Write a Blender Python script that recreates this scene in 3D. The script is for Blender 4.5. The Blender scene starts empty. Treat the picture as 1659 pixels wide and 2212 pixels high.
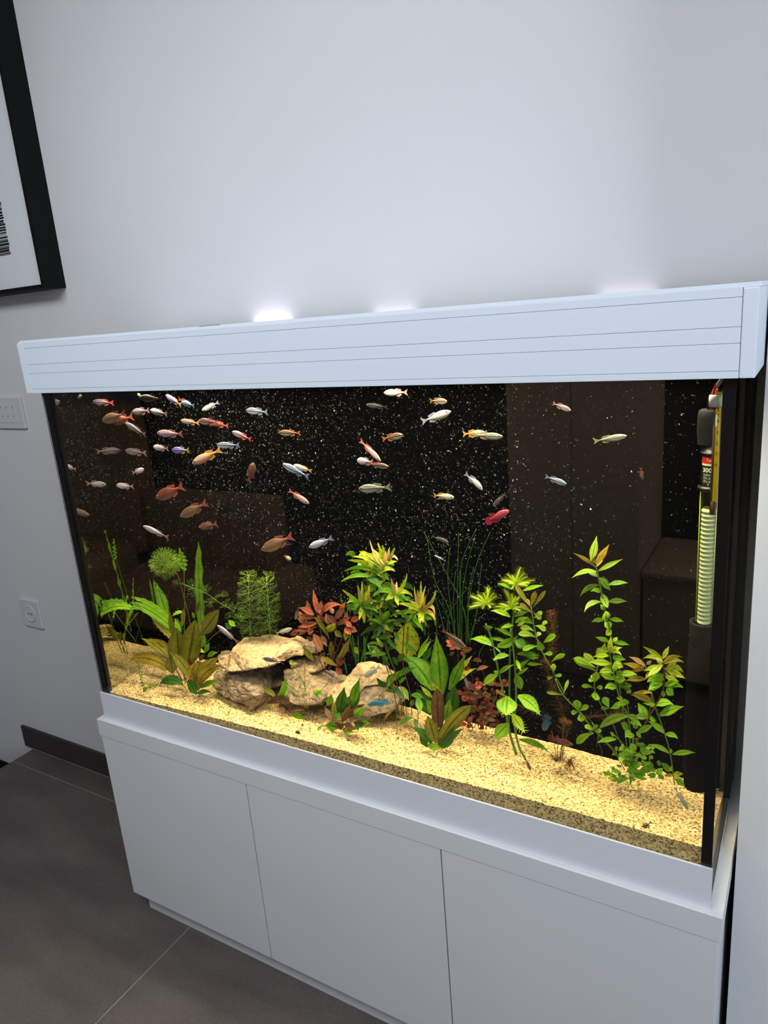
import bpy, bmesh, math, random
from mathutils import Vector, Matrix, noise
from mathutils.geometry import delaunay_2d_cdt
random.seed(7)
S = bpy.context.scene
COL = S.collection
# ------------------------------------------------------------------ camera
CAM = Vector((0.84907, -1.08179, 1.60049))
YAW, PITCH, ROLL, FPX = 0.5475, -0.2686, -0.0806, 1566.9
_r = Vector((math.cos(YAW), math.sin(YAW), 0))
FWD = Vector((-math.sin(YAW)*math.cos(PITCH), math.cos(YAW)*math.cos(PITCH), math.sin(PITCH)))
_u = _r.cross(FWD)
RT = math.cos(ROLL)*_r + math.sin(ROLL)*_u
UP = -math.sin(ROLL)*_r + math.cos(ROLL)*_u
cd = bpy.data.cameras.new('camera'); cam = bpy.data.objects.new('camera', cd); COL.objects.link(cam)
cam.matrix_world = Matrix(((RT.x, UP.x, -FWD.x, CAM.x), (RT.y, UP.y, -FWD.y, CAM.y), (RT.z, UP.z, -FWD.z, CAM.z), (0, 0, 0, 1)))
cd.sensor_fit = 'VERTICAL'; cd.sensor_height = 24.0; cd.lens = 24.0*FPX/2212.0; cd.clip_start = 0.02
S.camera = cam
# ------------------------------------------------------------------ world, lights, exposure
w = bpy.data.worlds.new('world'); S.world = w; w.use_nodes = True
w.node_tree.nodes['Background'].inputs[0].default_value = (0.62, 0.72, 0.9, 1)
w.node_tree.nodes['Background'].inputs[1].default_value = 0.52
S.view_settings.view_transform = 'Standard'; S.view_settings.look = 'None'
S.view_settings.exposure = 0.0; S.view_settings.gamma = 1.0; S.view_settings.use_curve_mapping = False
S.cycles.use_denoising = True; S.cycles.caustics_reflective = False; S.cycles.caustics_refractive = False
S.cycles.max_bounces = 6; S.cycles.transparent_max_bounces = 16; S.cycles.sample_clamp_indirect = 4.0
def area(name, loc, look, sx, sy, power, col, spread=180):
    l = bpy.data.lights.new(name, 'AREA'); l.shape = 'RECTANGLE'; l.size = sx; l.size_y = sy
    l.energy = power; l.color = col; l.spread = math.radians(spread)
    o = bpy.data.objects.new(name, l); COL.objects.link(o); o.location = loc
    d = Vector(look)-Vector(loc); o.rotation_euler = d.to_track_quat('-Z', 'Y').to_euler(); return o
area('ceiling_light', (-0.15, -1.2, 2.64), (-0.1, -0.5, 0.6), 2.0, 0.9, 49, (0.90, 0.94, 1.0))
area('window_light', (2.9, -1.5, 1.9), (0.4, 0.1, 1.9), 1.5, 1.7, 40, (0.80, 0.90, 1.0))
for yy, xx, pw in ((0.085, 0.03, 8.2), (0.185, 0.03, 8.2)):      # the two LED bars under the hood
    area('tank_light', (xx, yy, 1.515), (xx, yy, 0), 1.36, 0.03, pw, (1.0, 0.86, 0.60), 108)
for xx, pw in ((-0.357, .038), (0.0, .012), (0.52, .010)):      # light escaping through the rear vents of the hood
    area('vent_light', (xx, 0.415, 1.592), (xx, 0.46, 1.72), 0.11, 0.008, pw, (0.93, 0.84, 1.0), 160)

# ------------------------------------------------------------------ helpers
def ray(px, py): return FWD + RT*((px-829.5)/FPX) - UP*((py-1106.0)/FPX)
def P(px, py, y):                       # photo pixel -> point at depth y
    v = ray(px, py); return CAM + v*((y-CAM.y)/v.y)
def PZ(px, py, z):
    v = ray(px, py); return CAM + v*((z-CAM.z)/v.z)
def lin(c): return tuple((x/12.92 if x <= .04045 else ((x+.055)/1.055)**2.4) for x in [k/255 for k in c])
def link(o, parent=None):
    COL.objects.link(o)
    if parent: o.parent = parent
    return o
def tag(o, label, cat=None, group=None, kind=None):
    if label: o['label'] = label
    if cat: o['category'] = cat
    if group: o['group'] = group
    if kind: o['kind'] = kind
    return o
def empty(name, loc, label, cat, group=None):
    o = bpy.data.objects.new(name, None); o.empty_display_size = .02; link(o); o.location = loc
    return tag(o, label, cat, group)
def mesh(name, verts, faces, mat, parent=None, smooth=False, loc=None, uv=None):
    """verts are world points; with a parent (an unrotated empty) they are stored relative to it"""
    off = Vector(loc) if loc is not None else (parent.location.copy() if parent and parent.type == 'EMPTY' else Vector((0, 0, 0)))
    m = bpy.data.meshes.new(name); m.from_pydata([Vector(v)-off for v in verts], [], faces); m.update()
    if smooth:
        m.polygons.foreach_set('use_smooth', [True]*len(m.polygons))
    if mat: m.materials.append(mat)
    o = bpy.data.objects.new(name, m); link(o, parent)
    if not parent and loc is not None: o.location = off
    return o
def finish(name, bm, mat, parent=None, smooth=False, bevel=0):
    if bevel: bmesh.ops.bevel(bm, geom=bm.edges[:], offset=bevel, segments=2, affect='EDGES', profile=.6)
    off = parent.location if parent and parent.type == 'EMPTY' else Vector((0, 0, 0))
    bmesh.ops.translate(bm, verts=bm.verts, vec=-off)
    bmesh.ops.recalc_face_normals(bm, faces=bm.faces)
    m = bpy.data.meshes.new(name); bm.to_mesh(m); bm.free()
    if smooth: m.polygons.foreach_set('use_smooth', [True]*len(m.polygons))
    m.materials.append(mat); return link(bpy.data.objects.new(name, m), parent)
def addbox(bm, x0, x1, y0, y1, z0, z1):
    r = bmesh.ops.create_cube(bm, size=1)
    bmesh.ops.scale(bm, verts=r['verts'], vec=(x1-x0, y1-y0, z1-z0))
    bmesh.ops.translate(bm, verts=r['verts'], vec=((x0+x1)/2, (y0+y1)/2, (z0+z1)/2))
def box(name, x0, x1, y0, y1, z0, z1, mat, parent=None, bevel=0):
    bm = bmesh.new(); addbox(bm, x0, x1, y0, y1, z0, z1); return finish(name, bm, mat, parent, False, bevel)
def tube(name, pts, rad, mat, parent=None, seg=6, cap=True):
    """tube through world points; rad a number or a list"""
    pts = [Vector(p) for p in pts]; n = len(pts); V = []; F = []
    for i, p in enumerate(pts):
        t = (pts[min(i+1, n-1)]-pts[max(i-1, 0)]).normalized()
        a = t.cross(Vector((0, 1, .13))).normalized() if abs(t.y) < .95 else t.cross(Vector((0, 0, 1))).normalized()
        b = t.cross(a); r = rad[i] if isinstance(rad, (list, tuple)) else rad
        for k in range(seg):
            q = 2*math.pi*k/seg; V.append(p+a*(r*math.cos(q))+b*(r*math.sin(q)))
    for i in range(n-1):
        for k in range(seg):
            k2 = (k+1) % seg; F.append((i*seg+k, i*seg+k2, (i+1)*seg+k2, (i+1)*seg+k))
    if cap: F.append(tuple(range(seg))[::-1]); F.append(tuple((n-1)*seg+k for k in range(seg)))
    return mesh(name, V, F, mat, parent, True)
def lathe(name, prof, c, mat, parent=None, seg=24, axis=Vector((0, 0, 1))):
    V = []; F = []; n = len(prof)
    for r, z in prof:
        for k in range(seg):
            q = 2*math.pi*k/seg; V.append(Vector(c)+Vector((r*math.cos(q), r*math.sin(q), z)))
    for i in range(n-1):
        for k in range(seg):
            k2 = (k+1) % seg; F.append((i*seg+k, i*seg+k2, (i+1)*seg+k2, (i+1)*seg+k))
    return mesh(name, V, F, mat, parent, True)

# ------------------------------------------------------------------ materials
class NT:
    def __init__(s, name):
        s.m = bpy.data.materials.new(name); s.m.use_nodes = True; s.t = s.m.node_tree; s.t.nodes.clear()
        s.out = s.n('ShaderNodeOutputMaterial')
    def n(s, typ, **kw):
        nd = s.t.nodes.new(typ)
        for k, v in kw.items():
            if k.startswith('i_'):
                nd.inputs[int(k[2:]) if k[2:].isdigit() else k[2:].replace('_', ' ')].default_value = v
            else: setattr(nd, k, v)
        return nd
    def l(s, a, ao, b, bi): s.t.links.new(a.outputs[ao], b.inputs[bi])
def c4(c): return tuple(lin(c))+(1,)
def ramp(nt, stops, interp='LINEAR'):
    r = nt.n('ShaderNodeValToRGB'); r.color_ramp.interpolation = interp; e = r.color_ramp.elements
    while len(e) < len(stops): e.new(.5)
    for k, (p, c) in enumerate(stops): e[k].position = p; e[k].color = c4(c)
    return r
def plain(name, col, rough=.5, bump=0, bscale=200, var=0, vscale=3, metal=0, coat=0, spec=.5):
    t = NT(name); b = t.n('ShaderNodeBsdfPrincipled'); b.inputs['Roughness'].default_value = rough
    b.inputs['Metallic'].default_value = metal; b.inputs['Coat Weight'].default_value = coat; b.inputs['Specular IOR Level'].default_value = spec
    b.inputs['Base Color'].default_value = c4(col); t.l(b, 0, t.out, 0)
    tc = t.n('ShaderNodeTexCoord')
    if var:
        nz = t.n('ShaderNodeTexNoise'); nz.inputs['Scale'].default_value = vscale; nz.inputs['Detail'].default_value = 5
        t.l(tc, 'Object', nz, 'Vector')
        r = ramp(t, [(.3, [x*(1-var) for x in col]), (.7, [min(255, x*(1+var)) for x in col])]); t.l(nz, 'Fac', r, 0); t.l(r, 0, b, 'Base Color')
    if bump:
        nb = t.n('ShaderNodeTexNoise'); nb.inputs['Scale'].default_value = bscale; nb.inputs['Detail'].default_value = 4; t.l(tc, 'Object', nb, 'Vector')
        bp = t.n('ShaderNodeBump'); bp.inputs['Strength'].default_value = bump; bp.inputs['Distance'].default_value = .002
        t.l(nb, 'Fac', bp, 'Height'); t.l(bp, 0, b, 'Normal')
    return t.m
M_wall = plain('painted_plaster', (222, 223, 224), .8, .12, 260, .012, 1.5)
M_ceil = plain('ceiling_paint', (225, 225, 225), .9)
M_white = plain('white_foil', (214, 217, 219), .42, .03, 500, .008, 4)
M_hood = plain('white_hood_plastic', (212, 222, 232), .38, .02, 600)
M_band = plain('white_trim_plastic', (216, 219, 226), .33)
M_black = plain('black_silicone', (7, 7, 8), .35)
M_blackpl = plain('black_plastic', (26, 26, 26), .4, .05, 400)
M_frame = plain('black_picture_frame', (6, 6, 7), .7, spec=.2)
M_mat = plain('white_artwork_paper', (222, 226, 228), .25)
M_ink = plain('black_ink', (12, 12, 12), .6)
M_plate = plain('white_socket_plastic', (214, 215, 216), .35)
M_plated = plain('grey_socket_mark', (120, 122, 126), .6)
M_grout = plain('grey_grout', (140, 135, 132), .9)
M_skirt = plain('shaded_skirting_tile', (58, 52, 49), .7, .2, 200, .08, 6)  # tile tone darkened so the colour carries the shadow on the skirting
M_matte = plain('matte_black_plastic', (9, 8, 7), .95, spec=.05)
M_dark = plain('dark_anthracite_wall', (22, 22, 24), .8)
M_beige = plain('standin_beige', (205, 166, 128), .7, 0, 1, .06, 2)
M_brown = plain('standin_brown', (196, 150, 106), .9, .2, 300, .08, 6)
def tile_mat():
    t = NT('slate_look_tile'); b = t.n('ShaderNodeBsdfPrincipled'); t.l(b, 0, t.out, 0); tc = t.n('ShaderNodeTexCoord')
    mp = t.n('ShaderNodeMapping'); mp.inputs['Scale'].default_value = (1, 3, 1); mp.inputs['Rotation'].default_value = (0, 0, .9); t.l(tc, 'Object', mp, 0)
    n1 = t.n('ShaderNodeTexNoise'); n1.inputs['Scale'].default_value = 3; n1.inputs['Detail'].default_value = 8; t.l(mp, 0, n1, 'Vector')
    n2 = t.n('ShaderNodeTexNoise'); n2.inputs['Scale'].default_value = 120; n2.inputs['Detail'].default_value = 6; n2.inputs['Roughness'].default_value = .8; t.l(mp, 0, n2, 'Vector')
    r1 = ramp(t, [(.3, (84, 76, 73)), (.7, (108, 98, 94))]); t.l(n1, 'Fac', r1, 0)
    r2 = ramp(t, [(.35, (120, 120, 120)), (.68, (255, 255, 255))]); t.l(n2, 'Fac', r2, 0)
    mx = t.n('ShaderNodeMixRGB', blend_type='MULTIPLY'); mx.inputs[0].default_value = .55; t.l(r1, 0, mx, 1); t.l(r2, 0, mx, 2); t.l(mx, 0, b, 'Base Color')
    b.inputs['Roughness'].default_value = .62
    bp = t.n('ShaderNodeBump'); bp.inputs['Strength'].default_value = .5; bp.inputs['Distance'].default_value = .002; t.l(n2, 'Fac', bp, 'Height'); t.l(bp, 0, b, 'Normal')
    return t.m
M_tile = tile_mat()
def glass_mat(name, tint=(1, 1, 1), mirror=0.0, graze=.96):
    t = NT(name); tr = t.n('ShaderNodeBsdfTransparent'); tr.inputs[0].default_value = tint+(1,)
    g = t.n('ShaderNodeBsdfGlossy'); g.inputs['Roughness'].default_value = 0.0; mx = t.n('ShaderNodeMixShader')
    if mirror: mx.inputs[0].default_value = mirror; g.inputs[0].default_value = (.80, .82, .74, 1)
    else:
        ge = t.n('ShaderNodeNewGeometry'); dt = t.n('ShaderNodeVectorMath', operation='DOT_PRODUCT'); t.l(ge, 'Incoming', dt, 0); t.l(ge, 'Normal', dt, 1)
        ab = t.n('ShaderNodeMath', operation='ABSOLUTE'); t.l(dt, 'Value', ab, 0)
        om = t.n('ShaderNodeMath', operation='SUBTRACT'); om.inputs[0].default_value = 1; t.l(ab, 0, om, 1)
        pw = t.n('ShaderNodeMath', operation='POWER'); pw.inputs[1].default_value = 5; t.l(om, 0, pw, 0)
        ma = t.n('ShaderNodeMath', operation='MULTIPLY_ADD'); ma.inputs[1].default_value = graze; ma.inputs[2].default_value = .04; t.l(pw, 0, ma, 0); t.l(ma, 0, mx, 0)
    t.l(tr, 0, mx, 1); t.l(g, 0, mx, 2); t.l(mx, 0, t.out, 0); return t.m
M_glass = glass_mat('clear_tank_glass', (.97, .985, .97))
M_mirror = glass_mat('side_glass_total_reflection', (1, 1, 1), .96)
M_gside = glass_mat('clear_side_glass', (1, 1, 1), 0, .22)
M_water = glass_mat('water_surface_clear', (.98, 1, .99))
def panel_mat():
    t = NT('black_speckled_backdrop'); b = t.n('ShaderNodeBsdfPrincipled'); t.l(b, 0, t.out, 0); tc = t.n('ShaderNodeTexCoord')
    b.inputs['Roughness'].default_value = .9; b.inputs['Specular IOR Level'].default_value = .0
    v = t.n('ShaderNodeTexVoronoi'); v.inputs['Scale'].default_value = 150; v.feature = 'F1'; v.inputs['Randomness'].default_value = 1; t.l(tc, 'Object', v, 'Vector')
    nd = t.n('ShaderNodeTexNoise'); nd.inputs['Scale'].default_value = 420; nd.inputs['Detail'].default_value = 2; t.l(tc, 'Object', nd, 'Vector')
    # fine specks: thresholded fine noise, patchier away from the middle
    nf = t.n('ShaderNodeTexNoise'); nf.inputs['Scale'].default_value = 330; nf.inputs['Detail'].default_value = 1.5; nf.inputs['Distortion'].default_value = 1.2; t.l(tc, 'Object', nf, 'Vector')
    nl = t.n('ShaderNodeTexNoise'); nl.inputs['Scale'].default_value = 2.2; nl.inputs['Detail'].default_value = 3; t.l(tc, 'Object', nl, 'Vector')
    ad = t.n('ShaderNodeMath', operation='MULTIPLY_ADD'); ad.inputs[1].default_value = .10; t.l(nl, 'Fac', ad, 0); t.l(nf, 'Fac', ad, 2)
    sx0 = t.n('ShaderNodeSeparateXYZ'); t.l(tc, 'Object', sx0, 0); mrx = t.n('ShaderNodeMapRange'); mrx.inputs[1].default_value = .2; mrx.inputs[2].default_value = .5; mrx.inputs[4].default_value = .03; t.l(sx0, 'X', mrx, 0)
    sb_ = t.n('ShaderNodeMath', operation='SUBTRACT'); t.l(ad, 0, sb_, 0); t.l(mrx, 0, sb_, 1); ad = sb_
    r = ramp(t, [(.0, (5, 5, 6)), (.70, (6, 6, 7)), (.75, (60, 60, 58)), (.80, (235, 230, 220))]); t.l(ad, 0, r, 0)
    # pale streaks near the top middle, painted in for foam ripples at the surface
    sx = t.n('ShaderNodeSeparateXYZ'); t.l(tc, 'Object', sx, 0)
    mr = t.n('ShaderNodeMapRange'); mr.inputs[1].default_value = 1.34; mr.inputs[2].default_value = 1.46; t.l(sx, 'Z', mr, 0)
    xr = t.n('ShaderNodeMath', operation='SUBTRACT'); xr.inputs[1].default_value = -.06; t.l(sx, 'X', xr, 0)
    xa = t.n('ShaderNodeMath', operation='ABSOLUTE'); t.l(xr, 0, xa, 0)
    xm = t.n('ShaderNodeMapRange'); xm.inputs[1].default_value = .42; xm.inputs[2].default_value = .1; t.l(xa, 0, xm, 0)
    mu = t.n('ShaderNodeMath', operation='MULTIPLY'); t.l(mr, 0, mu, 0); t.l(xm, 0, mu, 1)
    na = t.n('ShaderNodeTexNoise'); na.inputs['Scale'].default_value = 75; na.inputs['Detail'].default_value = 6; na.inputs['Distortion'].default_value = 2.5; t.l(tc, 'Object', na, 'Vector')
    rr = ramp(t, [(.56, (0, 0, 0)), (.72, (190, 190, 190))]); t.l(na, 'Fac', rr, 0)
    m2 = t.n('ShaderNodeMath', operation='MULTIPLY'); t.l(mu, 0, m2, 0); t.l(rr, 0, m2, 1)
    mx = t.n('ShaderNodeMixRGB'); mx.inputs[2].default_value = c4((150, 125, 110)); t.l(m2, 0, mx, 0); t.l(r, 0, mx, 1); t.l(mx, 0, b, 'Base Color')
    return t.m
M_panel = panel_mat()
def sand_mat():
    t = NT('coarse_yellow_sand'); b = t.n('ShaderNodeBsdfPrincipled'); t.l(b, 0, t.out, 0); tc = t.n('ShaderNodeTexCoord')
    b.inputs['Roughness'].default_value = .8; b.inputs['Specular IOR Level'].default_value = .2
    v = t.n('ShaderNodeTexVoronoi'); v.inputs['Scale'].default_value = 330; t.l(tc, 'Object', v, 'Vector')
    n = t.n('ShaderNodeTexNoise'); n.inputs['Scale'].default_value = 260; n.inputs['Detail'].default_value = 3; t.l(tc, 'Object', n, 'Vector')
    r = ramp(t, [(0, (96, 72, 40)), (.2, (176, 138, 80)), (.5, (224, 186, 118)), (1, (242, 214, 152))])
    s = t.n('ShaderNodeSeparateColor'); t.l(v, 'Color', s, 0); t.l(s, 0, r, 0)
    r2 = ramp(t, [(.36, (120, 100, 70)), (.45, (255, 255, 255))]); t.l(n, 'Fac', r2, 0)
    mx = t.n('ShaderNodeMixRGB', blend_type='MULTIPLY'); mx.inputs[0].default_value = .6; t.l(r, 0, mx, 1); t.l(r2, 0, mx, 2); t.l(mx, 0, b, 'Base Color')
    bp = t.n('ShaderNodeBump'); bp.inputs['Strength'].default_value = .7; bp.inputs['Distance'].default_value = .0015; t.l(v, 'Distance', bp, 'Height'); t.l(bp, 0, b, 'Normal')
    return t.m
M_sand = sand_mat()
def rock_mat(name, a, b_, crack=0):
    t = NT(name); b = t.n('ShaderNodeBsdfPrincipled'); t.l(b, 0, t.out, 0); tc = t.n('ShaderNodeTexCoord'); b.inputs['Roughness'].default_value = .85
    n = t.n('ShaderNodeTexNoise'); n.inputs['Scale'].default_value = 14; n.inputs['Detail'].default_value = 9; n.inputs['Roughness'].default_value = .65; t.l(tc, 'Object', n, 'Vector')
    r = ramp(t, [(.3, b_), (.52, a), (.75, [min(255, x*1.12) for x in a])]); t.l(n, 'Fac', r, 0)
    n2 = t.n('ShaderNodeTexNoise'); n2.inputs['Scale'].default_value = 90; n2.inputs['Detail'].default_value = 5; t.l(tc, 'Object', n2, 'Vector')
    r2 = ramp(t, [(.35, (150, 140, 125)), (.55, (255, 255, 255))]); t.l(n2, 'Fac', r2, 0)
    mx = t.n('ShaderNodeMixRGB', blend_type='MULTIPLY'); mx.inputs[0].default_value = .6; t.l(r, 0, mx, 1); t.l(r2, 0, mx, 2)
    last = mx
    if crack:
        v = t.n('ShaderNodeTexVoronoi', feature='DISTANCE_TO_EDGE'); v.inputs['Scale'].default_value = crack
        mp = t.n('ShaderNodeMapping'); mp.inputs['Scale'].default_value = (1, 1, 2.6); mp.inputs['Rotation'].default_value = (0, .2, 0)
        ad = t.n('ShaderNodeMixRGB'); ad.inputs[0].default_value = .05; t.l(tc, 'Object', ad, 1); t.l(n, 'Color', ad, 2); t.l(ad, 0, mp, 0); t.l(mp, 0, v, 'Vector')
        rc = ramp(t, [(.0, (50, 40, 30)), (.022, (255, 255, 255))]); t.l(v, 0, rc, 0)
        m3 = t.n('ShaderNodeMixRGB', blend_type='MULTIPLY'); m3.inputs[0].default_value = .85; t.l(mx, 0, m3, 1); t.l(rc, 0, m3, 2); last = m3
    t.l(last, 0, b, 'Base Color')
    bp = t.n('ShaderNodeBump'); bp.inputs['Strength'].default_value = .8; bp.inputs['Distance'].default_value = .004; t.l(n2, 'Fac', bp, 'Height'); t.l(bp, 0, b, 'Normal')
    return t.m
M_rock = rock_mat('pale_limestone', (186, 156, 112), (134, 108, 74))
M_rock2 = rock_mat('grey_limestone', (150, 126, 92), (98, 80, 58), 13)
M_rockc = rock_mat('cracked_limestone', (168, 142, 106), (112, 90, 66), 26)
def leaf_mat(name, a, b_, spots=0, trans=.45, sat=None):
    """a, b_: the two leaf tones; spots: dark mottling amount"""
    t = NT(name); tc = t.n('ShaderNodeTexCoord'); n = t.n('ShaderNodeTexNoise'); n.inputs['Scale'].default_value = 28; n.inputs['Detail'].default_value = 4
    t.l(tc, 'Object', n, 'Vector'); r = ramp(t, [(.35, a), (.65, b_)]); t.l(n, 'Fac', r, 0); last = r
    if spots:
        n2 = t.n('ShaderNodeTexNoise'); n2.inputs['Scale'].default_value = 150; n2.inputs['Detail'].default_value = 3; t.l(tc, 'Object', n2, 'Vector')
        r2 = ramp(t, [(.38, (50, 60, 20)), (.5, (255, 255, 255))]); t.l(n2, 'Fac', r2, 0)
        mx = t.n('ShaderNodeMixRGB', blend_type='MULTIPLY'); mx.inputs[0].default_value = spots; t.l(r, 0, mx, 1); t.l(r2, 0, mx, 2); last = mx
    at = t.n('ShaderNodeAttribute', attribute_name='rib'); rb = ramp(t, [(0, (190, 190, 190)), (.6, (255, 255, 255)), (.84, (255, 255, 255)), (.93, (128, 128, 110))])
    # side veins: fine bands that fade towards the edge
    wv = t.n('ShaderNodeTexWave'); wv.inputs['Scale'].default_value = 130; wv.inputs['Distortion'].default_value = 3; t.l(tc, 'Object', wv, 'Vector')
    wr = ramp(t, [(.0, (205, 205, 205)), (.35, (255, 255, 255))]); t.l(wv, 'Fac', wr, 0)
    t.l(at, 'Fac', rb, 0); mr_ = t.n('ShaderNodeMixRGB', blend_type='MULTIPLY'); mr_.inputs[0].default_value = .75; t.l(last, 0, mr_, 1); t.l(rb, 0, mr_, 2)
    mw_ = t.n('ShaderNodeMixRGB', blend_type='MULTIPLY'); mw_.inputs[0].default_value = .6; t.l(mr_, 0, mw_, 1); t.l(wr, 0, mw_, 2); last = mw_
    b = t.n('ShaderNodeBsdfPrincipled'); b.inputs['Roughness'].default_value = .5; b.inputs['Specular IOR Level'].default_value = .25; t.l(last, 0, b, 'Base Color')
    tl = t.n('ShaderNodeBsdfTranslucent'); t.l(last, 0, tl, 0); mx = t.n('ShaderNodeMixShader'); mx.inputs[0].default_value = trans
    t.l(b, 0, mx, 1); t.l(tl, 0, mx, 2); t.l(mx, 0, t.out, 0); return t.m
LM = {
 'Y': leaf_mat('leaf_yellow_green', (176, 196, 34), (206, 212, 60), .45),
 'P': leaf_mat('leaf_pale_pink_tip', (216, 172, 96), (232, 190, 140)),
 'G': leaf_mat('leaf_fresh_green', (92, 160, 24), (140, 184, 30), .25),
 'B': leaf_mat('leaf_bright_green', (140, 198, 26), (168, 214, 40)),
 'D': leaf_mat('leaf_dark_green', (48, 96, 20), (70, 120, 26), .2),
 'O': leaf_mat('leaf_olive', (136, 136, 38), (166, 154, 46), .25),
 'A': leaf_mat('leaf_amber_olive', (176, 150, 34), (200, 170, 50), .3),
 'N': leaf_mat('leaf_brown', (118, 82, 48), (140, 100, 60), .3),
 'R': leaf_mat('leaf_coral_red', (184, 88, 62), (200, 112, 78), .25),
 'C': leaf_mat('leaf_copper', (168, 108, 70), (146, 86, 54), .3),
 'K': leaf_mat('leaf_dark_red', (128, 46, 34), (150, 60, 40), .2),
 'F': leaf_mat('leaf_feather_green', (84, 122, 30), (112, 146, 40), 0, .3),
 'V': leaf_mat('leaf_light_apple', (156, 196, 48), (178, 208, 66), .1),
 'T': leaf_mat('leaf_grass_green', (44, 96, 24), (70, 128, 30)),
 'L': leaf_mat('leaf_lime', (190, 222, 30), (206, 230, 60)),
 'M': leaf_mat('leaf_feather_rust', (156, 84, 44), (120, 84, 40), 0, .25),
 'm': leaf_mat('leaf_feather_olive', (110, 92, 34), (130, 104, 40)),
 'S': leaf_mat('stem_green', (96, 140, 40), (120, 150, 50), 0, .1),
 's': leaf_mat('stem_brown_red', (120, 66, 40), (140, 84, 44), 0, .1),
}
# ================================================================== SETTING
FZ, WY = -0.045, 0.43          # floor height, back wall plane
box('wall_back', -3.6, 2.6, WY, WY+.12, -1.2, 2.7, M_wall)['kind'] = 'structure'
bm = bmesh.new(); addbox(bm, .7825, 2.6, .16, WY, FZ, 2.7); finish('wall_right', bm, M_wall)['kind'] = 'structure'
box('ceiling', -4.6, 3.2, -3.6, WY+.12, 2.7, 2.76, M_ceil)['kind'] = 'structure'
box('wall_left', -4.7, -4.6, -3.72, WY+.12, -1.2, 2.76, M_wall)['kind'] = 'structure'
box('wall_front', -4.6, 3.2, -3.72, -3.6, FZ-.2, 2.7, M_dark)['kind'] = 'structure'
fl = box('floor', -1.872, 2.6, -1.0, WY, FZ-.1, FZ-.0008, M_grout); fl['kind'] = 'structure'
box('floor_rear', -4.6, 3.2, -3.6, -1.0, FZ-.1, FZ-.002, M_tile)['kind'] = 'structure'
def tile(x0, x1, y0, y1): return box('tile', x0+.0016, x1-.0016, y0+.0016, y1-.0016, FZ-.012, FZ, M_tile, fl)
for a in ((-1.875, -.587, -.998, .325), (-.587, .7, -.998, .325), (.7, 1.99, -.998, .159), (-1.875, -.587, .325, .4185), (-.587, .7, .325, .4185)): tile(*a)
bb = box('baseboard_back', -1.93, -.80, WY-.011, WY, FZ+.001, .05, M_skirt, None, .0008); bb['kind'] = 'structure'
st = box('floor_stair', -2.6, -1.876, -1.0, WY, -.38, -.275, M_tile); st['kind'] = 'structure'
box('baseboard_stair', -2.6, -1.95, WY-.011, WY, -.275, -.187, M_frame)['kind'] = 'structure'
box('trim_riser', -1.885, -1.874, -1.0, WY-.012, -.275, FZ-.013, M_frame)['kind'] = 'structure'

# invented stand-in furniture, added only for the brown reflections in the front glass
fc = empty('standin_armchair', (-2.9, -1.9, FZ), 'out-of-view brown armchair with tall rounded back, mirrored faintly in the left of the tank glass', 'standin_armchair')
def cushion(name, x0, x1, y0, y1, z0, z1, par, bev):
    return box(name, x0, x1, y0, y1, z0, z1, M_brown, par, bev)
cushion('backrest', -3.42, -2.76, -2.05, -1.85, FZ+.25, 1.2, fc, .09)
cushion('seat', -3.35, -2.82, -1.85, -1.4, FZ+.1, .32, fc, .05)
fs = empty('standin_sofa', (-2.2, -1.9, FZ), 'out-of-view brown sofa end, mirrored faintly in the tank glass behind the feathery plants', 'standin_sofa')
cushion('backrest', -2.74, -1.74, -2.05, -1.87, FZ+.2, .64, fs, .04)
cushion('seat', -2.7, -1.78, -1.87, -1.3, FZ+.08, .22, fs, .04)
cushion('armrest', -1.73, -1.52, -2.0, -1.4, FZ+.05, .26, fs, .07)
wd = empty('standin_wardrobe', (-.01, -2.1, FZ), 'beige wardrobe, added out of view to mirror as a brown block in the right half of the tank glass', 'standin_wardrobe')
box('carcass', -.285, .27, -2.3, -1.82, FZ, 2.1, M_beige, wd, .003); box('door', -.283, -.009, -1.819, -1.80, FZ+.06, 2.09, M_beige, wd, .002); box('door', -.005, .268, -1.819, -1.80, FZ+.06, 2.09, M_beige, wd, .002)
sb = empty('standin_sideboard', (.6, -2.1, FZ), 'low beige sideboard, added out of view to mirror dimly behind the right-hand stem plants', 'standin_sideboard')
box('carcass', .28, 1.3, -2.3, -1.84, FZ+.05, .46, M_beige, sb, .003); box('top', .275, 1.31, -2.31, -1.82, .46, .48, M_beige, sb, .003)
for x in (.3, 1.26):
    for y in (-2.28, -1.88): box('leg', x, x+.03, y, y+.03, FZ, FZ+.05, M_blackpl, sb)

# picture frame on the back wall, only its lower right corner is in view
pf = empty('picture_frame', (-1.55, WY, 2.3), 'deep black picture frame with white artwork at the upper left edge', 'picture')
FX, FB, FYF = -1.134, 1.745, .355
bm = bmesh.new(); addbox(bm, FX-.012, FX, FYF, WY, FB, 2.95-.3); addbox(bm, FX-1.2, FX-1.188, FYF, WY, FB, 2.65); addbox(bm, FX-1.188, FX-.012, FYF, WY, FB, FB+.012); addbox(bm, FX-1.188, FX-.012, FYF, WY, 2.638, 2.65)
finish('frame', bm, M_frame, pf)
art = box('artwork', FX-1.188, FX-.012, FYF+.012, FYF+.016, FB+.012, 2.638, M_mat, pf)
rr = random.Random(3); bm = bmesh.new(); z = 1.855
p0 = P(24, 550, FYF+.012); p1 = P(3, 440, FYF+.012)
while z < 2.12:
    h = rr.choice((.0012, .002, .003, .005, .007)); x1 = p0.x+rr.uniform(-.004, .002)
    addbox(bm, p0.x-.3, x1, FYF+.0112, FYF+.0118, z, z+h); z += h+rr.choice((.0012, .002, .003))
o = finish('printed_bars', bm, M_ink, pf); o['label'] = 'block of irregular black printed bars'; o['kind'] = 'stuff'

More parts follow.
